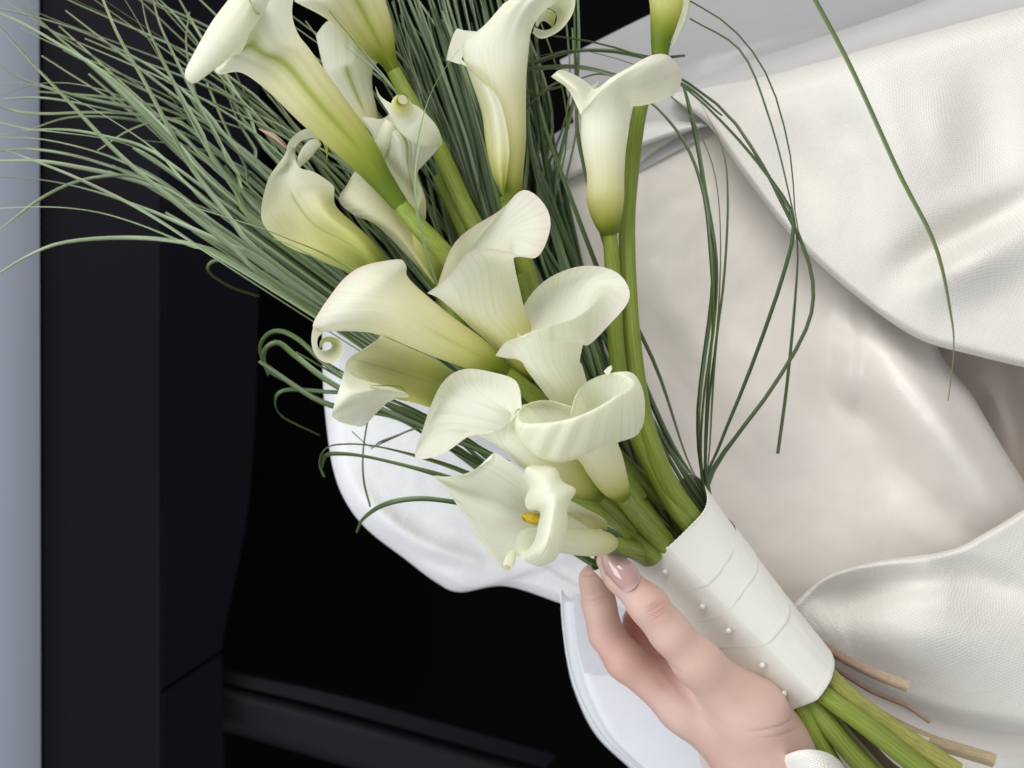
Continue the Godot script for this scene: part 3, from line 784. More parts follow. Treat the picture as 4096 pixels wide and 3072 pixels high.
func build_ribbon() -> void:
	var t := thing("ribbon_wrap", "ivory satin ribbon wound round the stems, pinned with a row of pearls", "ribbon", at(806, 690, 42))
	var cuts := [-0.045, 0.22, 0.36, 0.57, 0.985]
	for b in 4:
		var s := Shape.new()
		var rows := []
		var cols := []
		var tex := []
		for j in 33:
			var line := []
			var cl := []
			var tl := []
			var u := j / 32.0
			for i in 193:
				var th := -PI * 0.5 + TAU * i / 192.0
				var e0: float = band_edge(cuts[b], th) - (0.05 if b > 0 else 0.0)
				var e1: float = band_edge(cuts[b + 1], th)
				if b == 3:
					e1 = 0.985 + 0.035 * sin(th) - 0.02 * cos(th)
				var tt := lerpf(e0, e1, u)
				var lift := (3 - b) * 0.4 + (0.35 * exp(-pow((u - 0.97) / 0.03, 2.0)))
				lift += 0.55 * noise.get_noise_2d(th * 200.0 + b * 100.0, tt * 60.0 + th * 40.0) * clampf(sin(th) * 2.0, 0.0, 1.0) + 1.5 * noise.get_noise_2d(th * 60.0 + b * 300.0, tt * 170.0) + 0.35 * noise.get_noise_2d(th * 220.0 + b * 300.0, tt * 160.0)
				if j == 32:
					lift -= 0.7
				if b == 0 and j == 0:
					lift -= 0.3
				line.append(axis_at(tt, th, lift))
				cl.append(Color(0.76, 0.76, 0.69))
				tl.append(Vector2(th * 2.0, tt * 5.0))
			rows.append(line)
			cols.append(cl)
			tex.append(tl)
		s.grid(rows, cols, tex)
		var o := obj("ribbon_turn", s, M.ribbon, t)
		if b == 0:
			# stitched selvedge along the upper edge
			var e := Shape.new()
			var er := []
			var ec := []
			var et := []
			for i in 193:
				var th := -PI * 0.5 + TAU * i / 192.0
				var bead := 0.5 + 0.35 * absf(sin(i * PI * 0.5))
				var ring := []
				var c3 := []
				var t3 := []
				var q := axis_at(band_edge(cuts[0], th) + 0.003, th, 1.0)
				for k in 7:
					var a := TAU * k / 6.0
					ring.append(q + Vector3(cos(a), sin(a), cos(a)) * 0.0005 * bead)
					c3.append(Color(0.82, 0.82, 0.77))
					t3.append(Vector2(k / 6.0, i * 0.1))
				er.append(ring)
				ec.append(c3)
				et.append(t3)
			e.grid(er, ec, et)
			obj("selvedge", e, M.matt, o)
	for q in [[664, 571.4], [702.6, 606], [727.5, 631], [760.8, 665], [783.4, 693]]:
		var p := on_ribbon(q[0], q[1])
		var sp := SphereMesh.new()
		sp.radius = 0.00145
		sp.height = 0.0029
		sp.radial_segments = 24
		sp.rings = 12
		var o := MeshInstance3D.new()
		o.name = "pearl"
		o.mesh = sp
		var pm: StandardMaterial3D = M.pearl
		o.material_override = pm
		t.add_child(o, true)
		o.position = p - t.position

func on_ribbon(x: float, y: float) -> Vector3:
	var best := Vector3.ZERO
	var dist := 1e9
	for j in 101:
		for i in 61:
			var p := axis_at(j / 100.0, PI * i / 60.0, 3.0)
			var k := EYE / (EYE - p.y) / PX
			var d := Vector2(p.x * k + 512.0 - x, p.z * k + 384.0 - y).length()
			if d < dist:
				dist = d
				best = p
	return best + Vector3(0, 0.0008, 0)

# ---------------------------------------------------------------- grass
const SAGE := Color(0.215, 0.285, 0.175)
const DEEP := Color(0.045, 0.085, 0.028)

func along_f(p: Array, t: float) -> float:
	var f := clampf(t, 0.0, 1.0) * (p.size() - 1)
	var i := mini(int(f), p.size() - 2)
	return lerpf(p[i], p[i + 1], smoothstep(0.0, 1.0, f - i))

func pts2(a: Array, h: Array) -> Array:        # x, y pairs in double picture units, heights spread along
	var out := []
	var n := a.size() / 2
	var hf := []
	for e in h:
		hf.append(float(e))
	for i in n:
		var t := float(i) / (n - 1)
		out.append(at(a[i * 2] / 2.16, a[i * 2 + 1] / 2.16, along_f(hf, t)))
	return out

func build_grass() -> void:
	var t := thing("bear_grass", "sage green spray of bear grass fanning out to the upper left", "bear grass", at(655, 530, 40), "bear grass in the bouquet")
	var ends := [Vector2(-25, 268), Vector2(-25, 205), Vector2(-25, 150), Vector2(-25, 95), Vector2(-20, 20), Vector2(50, -25), Vector2(130, -25), Vector2(215, -25), Vector2(300, -25), Vector2(380, -25), Vector2(455, -25), Vector2(520, -25), Vector2(575, -25)]
	for i in 74:
		var a := clampf(snappedf(rng.randf_range(0.30, 1.0), 0.08) + rng.randf_range(-0.03, 0.03), 0.0, 1.0)
		var e: Vector2 = along(ends, a)
		var w := Vector2(296, 326).lerp(Vector2(560, 235), a)
		var jit := Vector2(rng.randf_range(-26, 26), rng.randf_range(-26, 26))
		w += jit
		e += Vector2(rng.randf_range(-50, 50), rng.randf_range(-40, 40)) + jit * 0.6
		var short := rng.randf_range(0.5, 1.0) if i % 2 == 0 else rng.randf_range(0.9, 1.1)
		e = w + (e - w) * short
		var st := Vector2(652, 528) + Vector2(rng.randf_range(-22, 22), rng.randf_range(-14, 14))
		var q := st.lerp(w, 0.5) + Vector2(rng.randf_range(-8, 8), rng.randf_range(-8, 8))
		var m := w.lerp(e, 0.5)
		var dd := e - w
		m += Vector2(-dd.y, dd.x) * rng.randf_range(-0.06, 0.14)
		var hw := rng.randf_range(2, 26)
		var he := rng.randf_range(-20, 34)
		var p := [at(st.x, st.y, rng.randf_range(34, 50)), at(q.x, q.y, lerpf(40, hw, 0.6)), at(w.x, w.y, hw), at(m.x, m.y, lerpf(hw, he, 0.5) + 6.0), at(e.x, e.y, he)]
		var c := DEEP.lerp(SAGE, clampf(0.25 + 0.6 * (1.0 - a) + rng.randf_range(-0.4, 0.4), 0.0, 1.0))
		c = c.lerp(Color(0.22, 0.30, 0.05), rng.randf() * 0.3) * rng.randf_range(0.5, 1.3)
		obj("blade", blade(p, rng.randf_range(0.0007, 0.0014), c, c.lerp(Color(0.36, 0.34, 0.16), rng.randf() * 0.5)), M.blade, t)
	# the long arching blades, traced from tip to where they enter the bunch
	var long := [
		[[-10, 80, 110, 215, 230, 340, 400, 520, 600, 690, 800, 850, 900, 940], 44, 0.00125, 0.3],
		[[342, -15, 400, 120, 480, 260, 560, 410, 650, 570, 780, 740, 900, 870], 42, 0.0012, 0.5],
		[[415, -15, 490, 110, 560, 230, 620, 350, 700, 500, 800, 650, 880, 770], 30, 0.0012, 0.2],
		[[478, -15, 500, 90, 540, 180, 600, 300, 680, 440, 790, 620], 34, 0.0009, 0.4],
		[[515, -15, 540, 80, 590, 190, 660, 330, 740, 470, 830, 620], 36, 0.0009, 0.5],
		[[50, -10, 200, 130, 330, 240, 470, 370, 620, 510, 760, 650], 26, 0.0015, 0.3],
		[[-10, 28, 130, 60, 270, 105, 420, 175, 560, 260, 700, 380, 830, 530], 28, 0.0009, 0.9],
		[[-10, 40, 80, 80, 200, 150, 330, 230, 450, 330, 600, 480, 740, 640], 32, 0.0010, 0.9],
		[[-10, 215, 60, 260, 140, 290, 280, 330, 420, 360, 560, 400, 700, 480], 14, 0.0009, 0.4],
		[[-10, 280, 110, 285, 260, 340, 400, 420, 540, 520, 700, 680], 38, 0.0007, 1.0],
		[[0, 325, 100, 290, 210, 280, 330, 300, 450, 345, 600, 440, 760, 600], 24, 0.0010, 0.8],
		[[5, 337, 120, 330, 240, 345, 380, 375, 520, 410, 680, 520], 20, 0.0008, 0.6],
		[[-10, 358, 60, 378, 160, 385, 300, 380, 450, 385, 580, 405, 720, 500], 22, 0.0010, 0.6],
		[[-10, 412, 90, 435, 220, 450, 360, 470, 480, 510, 620, 610, 760, 740], 26, 0.0007, 0.8],
		[[-10, 457, 100, 440, 240, 440, 370, 465, 490, 500, 640, 600], 24, 0.0008, 0.9],
		[[-10, 463, 120, 468, 260, 495, 400, 540, 530, 605, 680, 720, 800, 830], 30, 0.0016, 0.9],
		[[-10, 512, 100, 505, 220, 520, 350, 555, 500, 610, 660, 710], 26, 0.0009, 0.9],
		[[-10, 500, 90, 535, 220, 585, 340, 640, 450, 695, 560, 760, 680, 840, 800, 920], 46, 0.0009, 1.0],
		[[-10, 545, 130, 545, 260, 565, 400, 595, 520, 635, 680, 730], 24, 0.0013, 0.9],
		[[-10, 785, 60, 730, 150, 665, 260, 615, 380, 595, 470, 603, 600, 660, 720, 750], 30, 0.0010, 0.6],
		[[-10, 598, 110, 605, 230, 625, 360, 660, 500, 710, 640, 770, 800, 840, 900, 890], 34, 0.0012, 1.0],
		[[-10, 705, 120, 700, 240, 705, 360, 725, 500, 770, 640, 830, 760, 880], 30, 0.0011, 1.0],
		[[-10, 930, 80, 875, 180, 830, 300, 810, 440, 805, 560, 812, 680, 835, 800, 890], 28, 0.0011, 1.0],
		[[642, 40, 630, 130, 640, 220, 660, 300, 700, 400], 20, 0.0007, 0.3],
		[[525, -15, 600, 60, 680, 160, 780, 300, 860, 450], 14, 0.0009, 0.6],
		[[600, -15, 660, 90, 740, 220, 840, 380, 930, 540], 18, 0.0010, 0.6],
		[[330, 510, 440, 440, 560, 405, 700, 405, 800, 430, 900, 490], 12, 0.0007, 0.8],
		[[100, 440, 220, 400, 340, 395, 480, 410, 620, 450, 780, 560], 8, 0.0008, 0.3],
		[[120, 310, 260, 320, 400, 335, 560, 370, 720, 450, 860, 570], 6, 0.0010, 0.3],
		[[480, 475, 600, 490, 720, 520, 840, 580, 920, 650], 14, 0.0009, 0.5],
		[[740, 230, 800, 400, 860, 500, 920, 620], 16, 0.0012, 0.5],
		[[790, 230, 860, 380, 930, 500, 990, 610], 12, 0.0014, 0.2],
		[[700, 280, 760, 420, 830, 560, 900, 700], 20, 0.0012, 0.4],
		[[640, 270, 720, 440, 800, 580, 880, 720], 26, 0.0011, 0.8],
		[[560, 300, 680, 470, 790, 610, 880, 740], 16, 0.0015, 0.3],
		[[420, 330, 560, 470, 700, 620, 830, 760], 18, 0.0015, 0.2],
		[[300, 250, 450, 380, 620, 540, 780, 700], 12, 0.0013, 0.2],
		[[380, 560, 520, 640, 680, 740, 820, 850], 20, 0.0014, 0.4],
		[[450, 500, 600, 600, 740, 710, 860, 820], 14, 0.0015, 0.3],
		[[560, 720, 700, 800, 840, 890, 940, 960], 26, 0.0013, 0.3],
		[[650, 780, 760, 850, 860, 920, 960, 990], 22, 0.0014, 0.2],
		[[690, 600, 780, 690, 870, 800, 950, 900], 14, 0.0014, 0.3],
		[[760, 560, 850, 680, 940, 800, 1010, 900], 10, 0.0015, 0.2]]
	for q in long:
		var p := []
		var n: int = q[0].size() / 2
		for i in n:
			p.append(at(q[0][i * 2] * 0.2953, q[0][i * 2 + 1] * 0.2953, q[1] + rng.randf_range(-3, 3)))
		var lx: float = q[0][n * 2 - 2] * 0.2953
		var ly: float = q[0][n * 2 - 1] * 0.2953
		for k in [0.38, 0.72, 1.0]:
			p.append(at(lerpf(lx, 650.0, k) + rng.randf_range(-6, 6), lerpf(ly, 530.0, k) + rng.randf_range(-6, 6), lerpf(minf(q[1], 30.0), 44.0, k) - 16.0 * sin(k * PI)))
		p.reverse()
		var c := Color(0.085, 0.145, 0.045).lerp(Color(0.25, 0.32, 0.19), q[3]) * rng.randf_range(0.85, 1.15)
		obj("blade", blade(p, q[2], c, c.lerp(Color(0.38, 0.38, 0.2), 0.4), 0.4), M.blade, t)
	var some := [
		[[945, 620, 920, 540, 897, 430, 900, 330, 920, 230, 950, 165, 990, 108], [74, 86, 88, 72], 0.00055],
		[[930, 300, 880, 230, 820, 160, 745, 98], [60, 74, 70], 0.0005],
		[[960, 560, 880, 300, 860, 210, 800, 130, 700, 10], [40, 60, 60], 0.0006],
		[[780, 592, 700, 548, 620, 515, 560, 492, 400, 442], [62, 70, 64], 0.0005],
		[[790, 600, 710, 570, 640, 535, 590, 515], [60, 66, 60], 0.0005],
		[[640, 340, 600, 300, 560, 278], [48, 52, 50], 0.0011]]
	for q in some:
		var c := Color(0.19, 0.26, 0.08).lerp(SAGE, rng.randf())
		if q[0][0] == 640:
			c = Color(0.5, 0.34, 0.27)
		obj("blade", blade(pts2(q[0], q[1]), q[2], c, c * 1.1, 0.35), M.blade, t)
	var k := thing("bear_grass", "deep green blades packed behind the lilies in the middle of the bouquet", "bear grass", at(640, 500, 20), "bear grass in the bouquet")
	for i in 66:
		var a := rng.randf()
		var e := Vector2(lerpf(385.0, 520.0, a), -30.0) + Vector2(0, rng.randf_range(-20, 60))
		var w := Vector2(lerpf(475.0, 566.0, a), lerpf(262.0, 225.0, a)) + Vector2(rng.randf_range(-14, 14), rng.randf_range(-14, 14))
		var st := Vector2(646, 515) + Vector2(rng.randf_range(-24, 18), rng.randf_range(-10, 10))
		var q := st.lerp(w, 0.5) + Vector2(rng.randf_range(-6, 10), rng.randf_range(-6, 6))
		var hw := rng.randf_range(8, 26)
		var c := DEEP.lerp(SAGE, clampf(pow(rng.randf(), 1.2) * 1.1 - maxf(a - 0.55, 0.0), 0.0, 1.0)) * rng.randf_range(0.8, 1.3)
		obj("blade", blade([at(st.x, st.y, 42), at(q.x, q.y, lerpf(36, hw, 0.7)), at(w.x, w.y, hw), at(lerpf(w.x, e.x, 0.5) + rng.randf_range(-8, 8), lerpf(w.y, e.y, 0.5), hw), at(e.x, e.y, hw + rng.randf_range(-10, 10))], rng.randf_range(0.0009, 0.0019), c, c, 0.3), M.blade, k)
	var r := thing("bear_grass", "dark green grass loops bending over the satin at the right", "bear grass", at(705, 490, 48), "bear grass in the bouquet")
	var loops := [
		[[1530, 1075, 1545, 1000, 1640, 880, 1730, 740, 1757, 650, 1748, 560, 1720, 480, 1706, 330, 1660, 170, 1580, 60, 1470, -10], [50, 60, 56, 52], 0.00075],
		[[1680, 980, 1700, 830, 1718, 640, 1722, 520, 1700, 400, 1660, 250, 1600, 110, 1490, 40], [44, 54, 58, 52], 0.00075],
		[[1530, 1070, 1560, 985, 1660, 850, 1735, 725, 1757, 640, 1742, 550, 1690, 440, 1640, 345, 1560, 235, 1420, 140, 1300, 95, 1140, 70], [50, 58, 50, 44], 0.00095],
		[[1525, 1060, 1555, 960, 1620, 800, 1690, 600, 1714, 480, 1670, 395, 1580, 285, 1480, 190, 1400, 150, 1250, 108, 1130, 130], [50, 58, 50, 42], 0.0010],
		[[1528, 1080, 1514, 990, 1520, 860, 1542, 700, 1546, 560, 1524, 420, 1500, 275, 1475, 180], [50, 58, 50, 46], 0.0014],
		[[1530, 1070, 1526, 880, 1540, 700, 1535, 560, 1520, 420, 1480, 310, 1410, 225, 1340, 190], [50, 56, 52, 44], 0.0009],
		[[1530, 1070, 1528, 900, 1550, 700, 1556, 500, 1540, 360, 1490, 250, 1440, 200], [50, 56, 52, 44], 0.0008],
		[[1532, 1070, 1534, 950, 1546, 750, 1564, 600, 1572, 430, 1560, 320, 1510, 215], [50, 56, 52, 44], 0.0007],
		[[1530, 1075, 1508, 900, 1540, 620, 1530, 480, 1508, 330, 1480, 200], [48, 54, 48, 44], 0.0011],
		[[1525, 1070, 1480, 980, 1420, 800, 1330, 600, 1255, 330, 1245, 200, 1240, -20], [46, 30, 40, 36], 0.0013],
		[[1520, 1070, 1440, 940, 1330, 680, 1230, 420, 1170, 250, 1145, 100], [44, 28, 40, 36], 0.0014],
		[[1520, 1070, 1400, 900, 1260, 600, 1190, 420, 1150, 330, 1130, 180], [44, 26, 36, 30], 0.0012],
		[[1500, 1060, 1380, 850, 1240, 560, 1150, 330, 1110, 150, 1090, -10], [44, 24, 30, 26], 0.0012],
		[[1480, 1050, 1300, 720, 1170, 520, 1080, 300, 1030, 100], [44, 24, 28, 24], 0.0012],
		[[1140, 200, 1200, 190, 1290, 160, 1360, 175, 1440, 190], [30, 34, 34], 0.0009],
		[[1140, 140, 1230, 112, 1320, 110, 1410, 125, 1480, 120], [34, 38, 36], 0.0012],
		[[1135, 235, 1170, 200, 1200, 180, 1240, 168], [38, 44, 38], 0.0007],
		[[1120, 150, 1250, 145, 1380, 175, 1470, 180, 1560, 250], [34, 40, 40], 0.0010],
		[[1750, -20, 1840, 150, 1940, 370, 2020, 530, 2054, 680, 2060, 760, 2048, 866], [48, 46, 52], 0.0010]]
	for q in loops:
		var c := DEEP.lerp(Color(0.09, 0.13, 0.05), rng.randf())
		var yellow: bool = q[0][0] == 1750
		var lp := pts2(q[0], q[1])
		if q[0][1] > 1040:
			lp.push_front(at(738, 548, 44))
		obj("blade", blade(lp, q[2], c if not yellow else Color(0.12, 0.17, 0.06), c if not yellow else Color(0.42, 0.40, 0.13), 0.45), M.blade, r)
	var l := thing("bear_grass", "short grass loops curling out over the white cloth at the left", "bear grass", at(480, 470, 40), "bear grass in the bouquet")
	var curls := [
		[[1200, 1110, 1010, 1022, 900, 985, 800, 962, 730, 960, 700, 972, 690, 1000, 700, 1030], [50, 62, 40, 20], 0.0013],
		[[1200, 1110, 980, 1036, 900, 1012, 800, 988, 740, 980, 704, 984, 694, 1010], [50, 60, 42, 24], 0.0014],
		[[1300, 1180, 1100, 1110, 985, 1085, 900, 1077, 830, 1090, 785, 1120, 770, 1150], [50, 60, 44, 18], 0.0013],
		[[800, 1095, 786, 1040, 784, 980, 792, 920, 800, 890], [30, 34, 36], 0.0005],
		[[1100, 1000, 860, 900, 720, 830, 640, 770, 600, 740, 570, 760, 580, 800, 630, 830], [50, 40, 20, -10], 0.0013],
		[[1100, 1000, 850, 880, 720, 800, 640, 730, 590, 716, 562, 750, 580, 810], [50, 36, 20, -20], 0.0012],
		[[1100, 1000, 860, 870, 760, 850, 700, 846, 620, 842, 595, 862, 610, 900, 690, 940], [50, 36, 16, -30], 0.0010],
		[[1000, 900, 760, 700, 650, 620, 540, 580, 470, 562, 450, 585, 500, 620, 560, 640], [44, 24, 6, -50], 0.0009],
		[[860, 940, 820, 955, 800, 965, 760, 932], [40, 36, 34], 0.0005],
		[[1000, 905, 900, 925, 850, 945, 800, 970], [50, 40, 34], 0.0005],
		[[1100, 1040, 950, 960, 850, 900, 700, 870, 560, 780], [46, 34, 24], 0.0016],
		[[1120, 1060, 1000, 980, 880, 900, 760, 830, 640, 760], [46, 36, 30], 0.0018],
		[[1140, 1060, 1020, 960, 900, 890, 820, 850, 700, 780], [46, 40, 34], 0.0016],
		[[1160, 1080, 1060, 1010, 960, 930, 860, 880, 760, 850], [48, 40, 34], 0.0018],
		[[1320, 1240, 1240, 1190, 1140, 1110, 1040, 1020, 920, 930], [44, 40, 36], 0.0018],
		[[1330, 1230, 1250, 1170, 1150, 1090, 1050, 1000], [44, 42, 38], 0.0016],
		[[1400, 1190, 1260, 1110, 1150, 1000, 1060, 940], [44, 40, 38], 0.0016]]
	for q in curls:
		var c := Color(0.10, 0.15, 0.045).lerp(Color(0.06, 0.10, 0.03), rng.randf())
		obj("blade", blade(pts2(q[0], q[1]), q[2], c, c * 1.15, 0.6), M.blade, l)

func build_loose_stems() -> void:
	var f := [0.0, 0.0, 1.0]
	var greens := [
		[[600, 440, 40, 640, 480, 42, 690, 535, 42, 806, 690, 38, 900, 800, 34], [8, 9, 9, 9, 9.5], "dull green stem lying behind the cup shaped lily"],
		[[500, 380, 30, 560, 430, 34, 640, 500, 38, 700, 560, 40], [8, 8.5, 8.5], "half hidden green stem below the middle lilies"],
		[[640, 430, 46, 662, 470, 48, 695, 520, 48, 740, 580, 46], [8.5, 9, 9], "green stem next to the two long right hand stems"],
		[[520, 275, 52, 530, 310, 52, 560, 380, 50, 640, 500, 48], [9, 9.5, 9], "green stem emerging below the centre lily's lip"],
		[[440, 175, 30, 470, 240, 30, 510, 330, 32, 600, 450, 36], [8.5, 9, 9], "shaded green stem right of the small rolled lily"],
		[[610, 505, 62, 630, 530, 62, 655, 560, 58], [9, 9, 9], "thick green stem just above the ribbon edge"]]
	for q in greens:
		var s := Shape.new()
		tube(s, f, q[0], q[1], Color(0.19, 0.26, 0.035), Color(0.20, 0.27, 0.04), 18, 1.0, 0, true, 0.02)
		tag(obj("flower_stem", s, M.stem), q[2], "stem", "green stems in the bouquet")
	greens.append([[790, 690, 36, 822, 720, 44, 856, 752, 46, 896, 790, 46], [8.5, 9, 9, 9], "mid green stem second from the wrist below the ribbon"])
	greens.append([[795, 700, 26, 812, 735, 30, 830, 765, 30, 846, 800, 30], [8.5, 9, 9, 9], "dark green stem deep in the bundle beside the wrist"])
	greens.append([[808, 672, 50, 840, 696, 51, 880, 728, 51, 940, 778, 52], [6, 6.5, 7, 7], "slim bright green stem between the broad one and the olive one"])
	var brown := [
		[[800, 630, 34, 838, 655, 32, 872, 672, 34, 908, 686, 37], [3.5, 4.5, 5.5, 6], "dry pinkish brown stem with a pale cut end under the ribbon", Color(0.30, 0.17, 0.14), Color(0.52, 0.39, 0.27)],
		[[830, 680, 26, 880, 715, 26, 930, 740, 28, 994, 760, 32], [5, 6, 6.5, 7], "dry tan stem reaching the lower right corner", Color(0.27, 0.20, 0.12), Color(0.50, 0.40, 0.25)],
		[[820, 670, 44, 860, 705, 44, 890, 726, 45, 928, 741, 46], [1.4, 3, 3, 3.5], "thin whitish fibre peeling off beside the olive stem", Color(0.52, 0.45, 0.37), Color(0.6, 0.52, 0.45)],
		[[820, 660, 40, 850, 690, 41, 875, 728, 42, 905, 750, 44], [2, 2.4, 2, 1], "frayed papery strip lying along the olive stem", Color(0.50, 0.42, 0.33), Color(0.42, 0.34, 0.26)],
		[[834, 668, 30, 870, 690, 30, 905, 705, 31, 930, 722, 33], [2, 2.5, 2.5, 2], "thin brown dry stalk beside the pinkish brown stem", Color(0.25, 0.15, 0.11), Color(0.4, 0.28, 0.2)],
		[[826, 680, 34, 868, 722, 33, 910, 752, 33, 950, 775, 34], [2.5, 3, 3, 3], "thin tan stalk between the olive stem and the tan stem", Color(0.38, 0.30, 0.2), Color(0.34, 0.27, 0.17)],
		[[812, 700, 30, 850, 730, 28, 890, 770, 26, 940, 800, 26], [7, 8, 8], "dark dry stem in the gap between the green stems", Color(0.10, 0.07, 0.035), Color(0.13, 0.09, 0.05)]]
	for q in brown:
		var s := Shape.new()
		tube(s, f, q[0], q[1], q[3], q[4], 16, 0.8, 0, true, 0.09)
		tag(obj("dry_stem", s, M.stem), q[2], "dry stem", "dry stems below the ribbon")
	var s := Shape.new()
	tube(s, f, [770, 600, 44, 815, 660, 46, 850, 697, 47, 900, 735, 48, 956, 772, 50], [8, 9.5, 10, 11, 11], Color(0.30, 0.32, 0.07), Color(0.36, 0.35, 0.09), 22, 0.8, 0, true, 0.03)
	tag(obj("flower_stem", s, M.stem), "thick olive stem with a ragged cut end below the ribbon", "stem", "green stems in the bouquet")

# ---------------------------------------------------------------- car
func panel(a: Array, b: Array, col: Color, folds := [], o := {}) -> Shape:
	var q := o.duplicate()
	if not q.has("wobble"):
		q["wobble"] = 0.0
	return cloth(a, b, o.get("nu", 40), o.get("nv", 24), folds, col, q)

func build_car() -> void:
	# black carpet and door well, well below the lap
	var fl := Shape.new()
	fl = panel([-700, -700, -420, 1900, -700, -420], [-700, 1600, -420, 1900, 1600, -420], Color(0.002, 0.002, 0.0026), [], {"nu": 2, "nv": 2})
	var floor_ := obj("car_floor", fl, M.matt)
	floor_.set_meta("kind", "structure")
	var d := thing("car_door_lining", "black car door panel with faint seams at the left", "car door", at(150, 400, -200))
	obj("door_panel", panel([36, -300, -112, 36, 400, -112, 36, 1100, -112], [160, -300, -150, 160, 400, -150, 160, 1100, -150], Color(0.0068, 0.007, 0.008), [], {"roll_a": 3.0, "fall_a": 4.0}), M.dark, d)
	obj("door_panel", panel([160.6, -300, -152, 160.6, 400, -152, 160.6, 690, -152], [258, -300, -205, 256, 400, -205, 222, 650, -196], Color(0.0032, 0.0035, 0.0045), [], {"roll_a": 1.2, "fall_a": 1.5}), M.dark, d)
	obj("door_panel", panel([160.6, 694, -152, 160.6, 800, -152, 160.6, 1100, -152], [222, 653, -196, 226, 800, -200, 240, 1100, -205], Color(0.0032, 0.0035, 0.0045), [], {"roll_a": 1.2, "fall_a": 1.5}), M.dark, d)
	var sill := obj("sill_trim", panel([-420, -500, -100, -420, 400, -100, -420, 1300, -100], [38, -500, -100, 40, 400, -100, 42, 1300, -100], Color(0.175, 0.192, 0.225), [], {"roll_b": 3.0, "fall_b": 6.0}), M.dark)
	tag(sill, "pale grey door sill trim along the left edge, out of focus", "sill trim")
	var rail := thing("seat_rail", "dark grey plastic seat rail cover at the bottom left", "seat rail", at(330, 730, -220))
	obj("cover", panel([216, 683, -215, 300, 704, -212, 400, 731, -210, 540, 770, -210], [206, 726, -222, 290, 750, -220, 380, 776, -220, 520, 816, -220], Color(0.010, 0.0108, 0.0135), [], {"roll_a": 14.0, "fall_a": 18.0, "roll_b": 12.0, "fall_b": 20.0}), M.dark, rail)
	obj("lip", panel([222, 666, -228, 330, 690, -226, 430, 716, -226, 560, 752, -226], [217, 681, -224, 310, 703, -222, 410, 730, -222, 545, 768, -222], Color(0.003, 0.003, 0.004), [], {"roll_a": 6.0, "fall_a": 10.0}), M.dark, rail)
	var back := obj("shaded_satin", cloth([560, 60, -60, 660, 10, -58, 760, -30, -58, 1100, -120, -58, 1450, -260, -58], [580, 150, -34, 680, 100, -30, 800, 70, -28, 1100, 20, -28, 1450, -40, -28], 80, 30, [
		[[640, 75, 760, 40, 900, 0], 6.0, 10.0, 2.0]], Color(0.33, 0.335, 0.345), {"wobble": 1.2}), M.satin)  # lower dress layer, its shade put into the grey colour
	tag(back, "satin layer beyond the white cloth at the top right, coloured grey for shade", "satin cloth")
	var seat := thing("car_upholstery", "white leather car seat with a perforated panel and piped edge under the hand", "car seat", at(640, 700, -30))
	var white := Color(0.80, 0.82, 0.855)
	obj("cushion", panel([560, 560, -28, 562, 612, -28, 567, 660, -28, 576, 695, -28, 596, 735, -30, 632, 770, -32, 700, 830, -34, 800, 940, -36], [690, 560, -22, 700, 612, -20, 705, 660, -18, 720, 695, -16, 740, 735, -16, 770, 780, -16, 830, 840, -16, 900, 920, -20], white, [], {"roll_a": 22.0, "fall_a": 22.0, "nu": 60, "nv": 40, "wobble": 0.5}), M.seat, seat)
	var perf := panel([573, 596, -23, 577, 640, -23, 584, 673, -23], [660, 596, -19.5, 672, 640, -18.5, 640, 673, -20], Color(0.74, 0.76, 0.80), [], {"nu": 30, "nv": 30})
	obj("perforated_panel", perf, M.perf, seat)
	var pip := Shape.new()
	tube(pip, [0.0, 0.0, 1.0], [561, 590, -26, 564, 630, -26, 570, 668, -26, 584, 706, -26, 606, 741, -28, 634, 766, -30, 700, 826, -32], [1.2, 1.2], white, white, 10, 1.0, 60)
	obj("piping", pip, M.seat, seat)

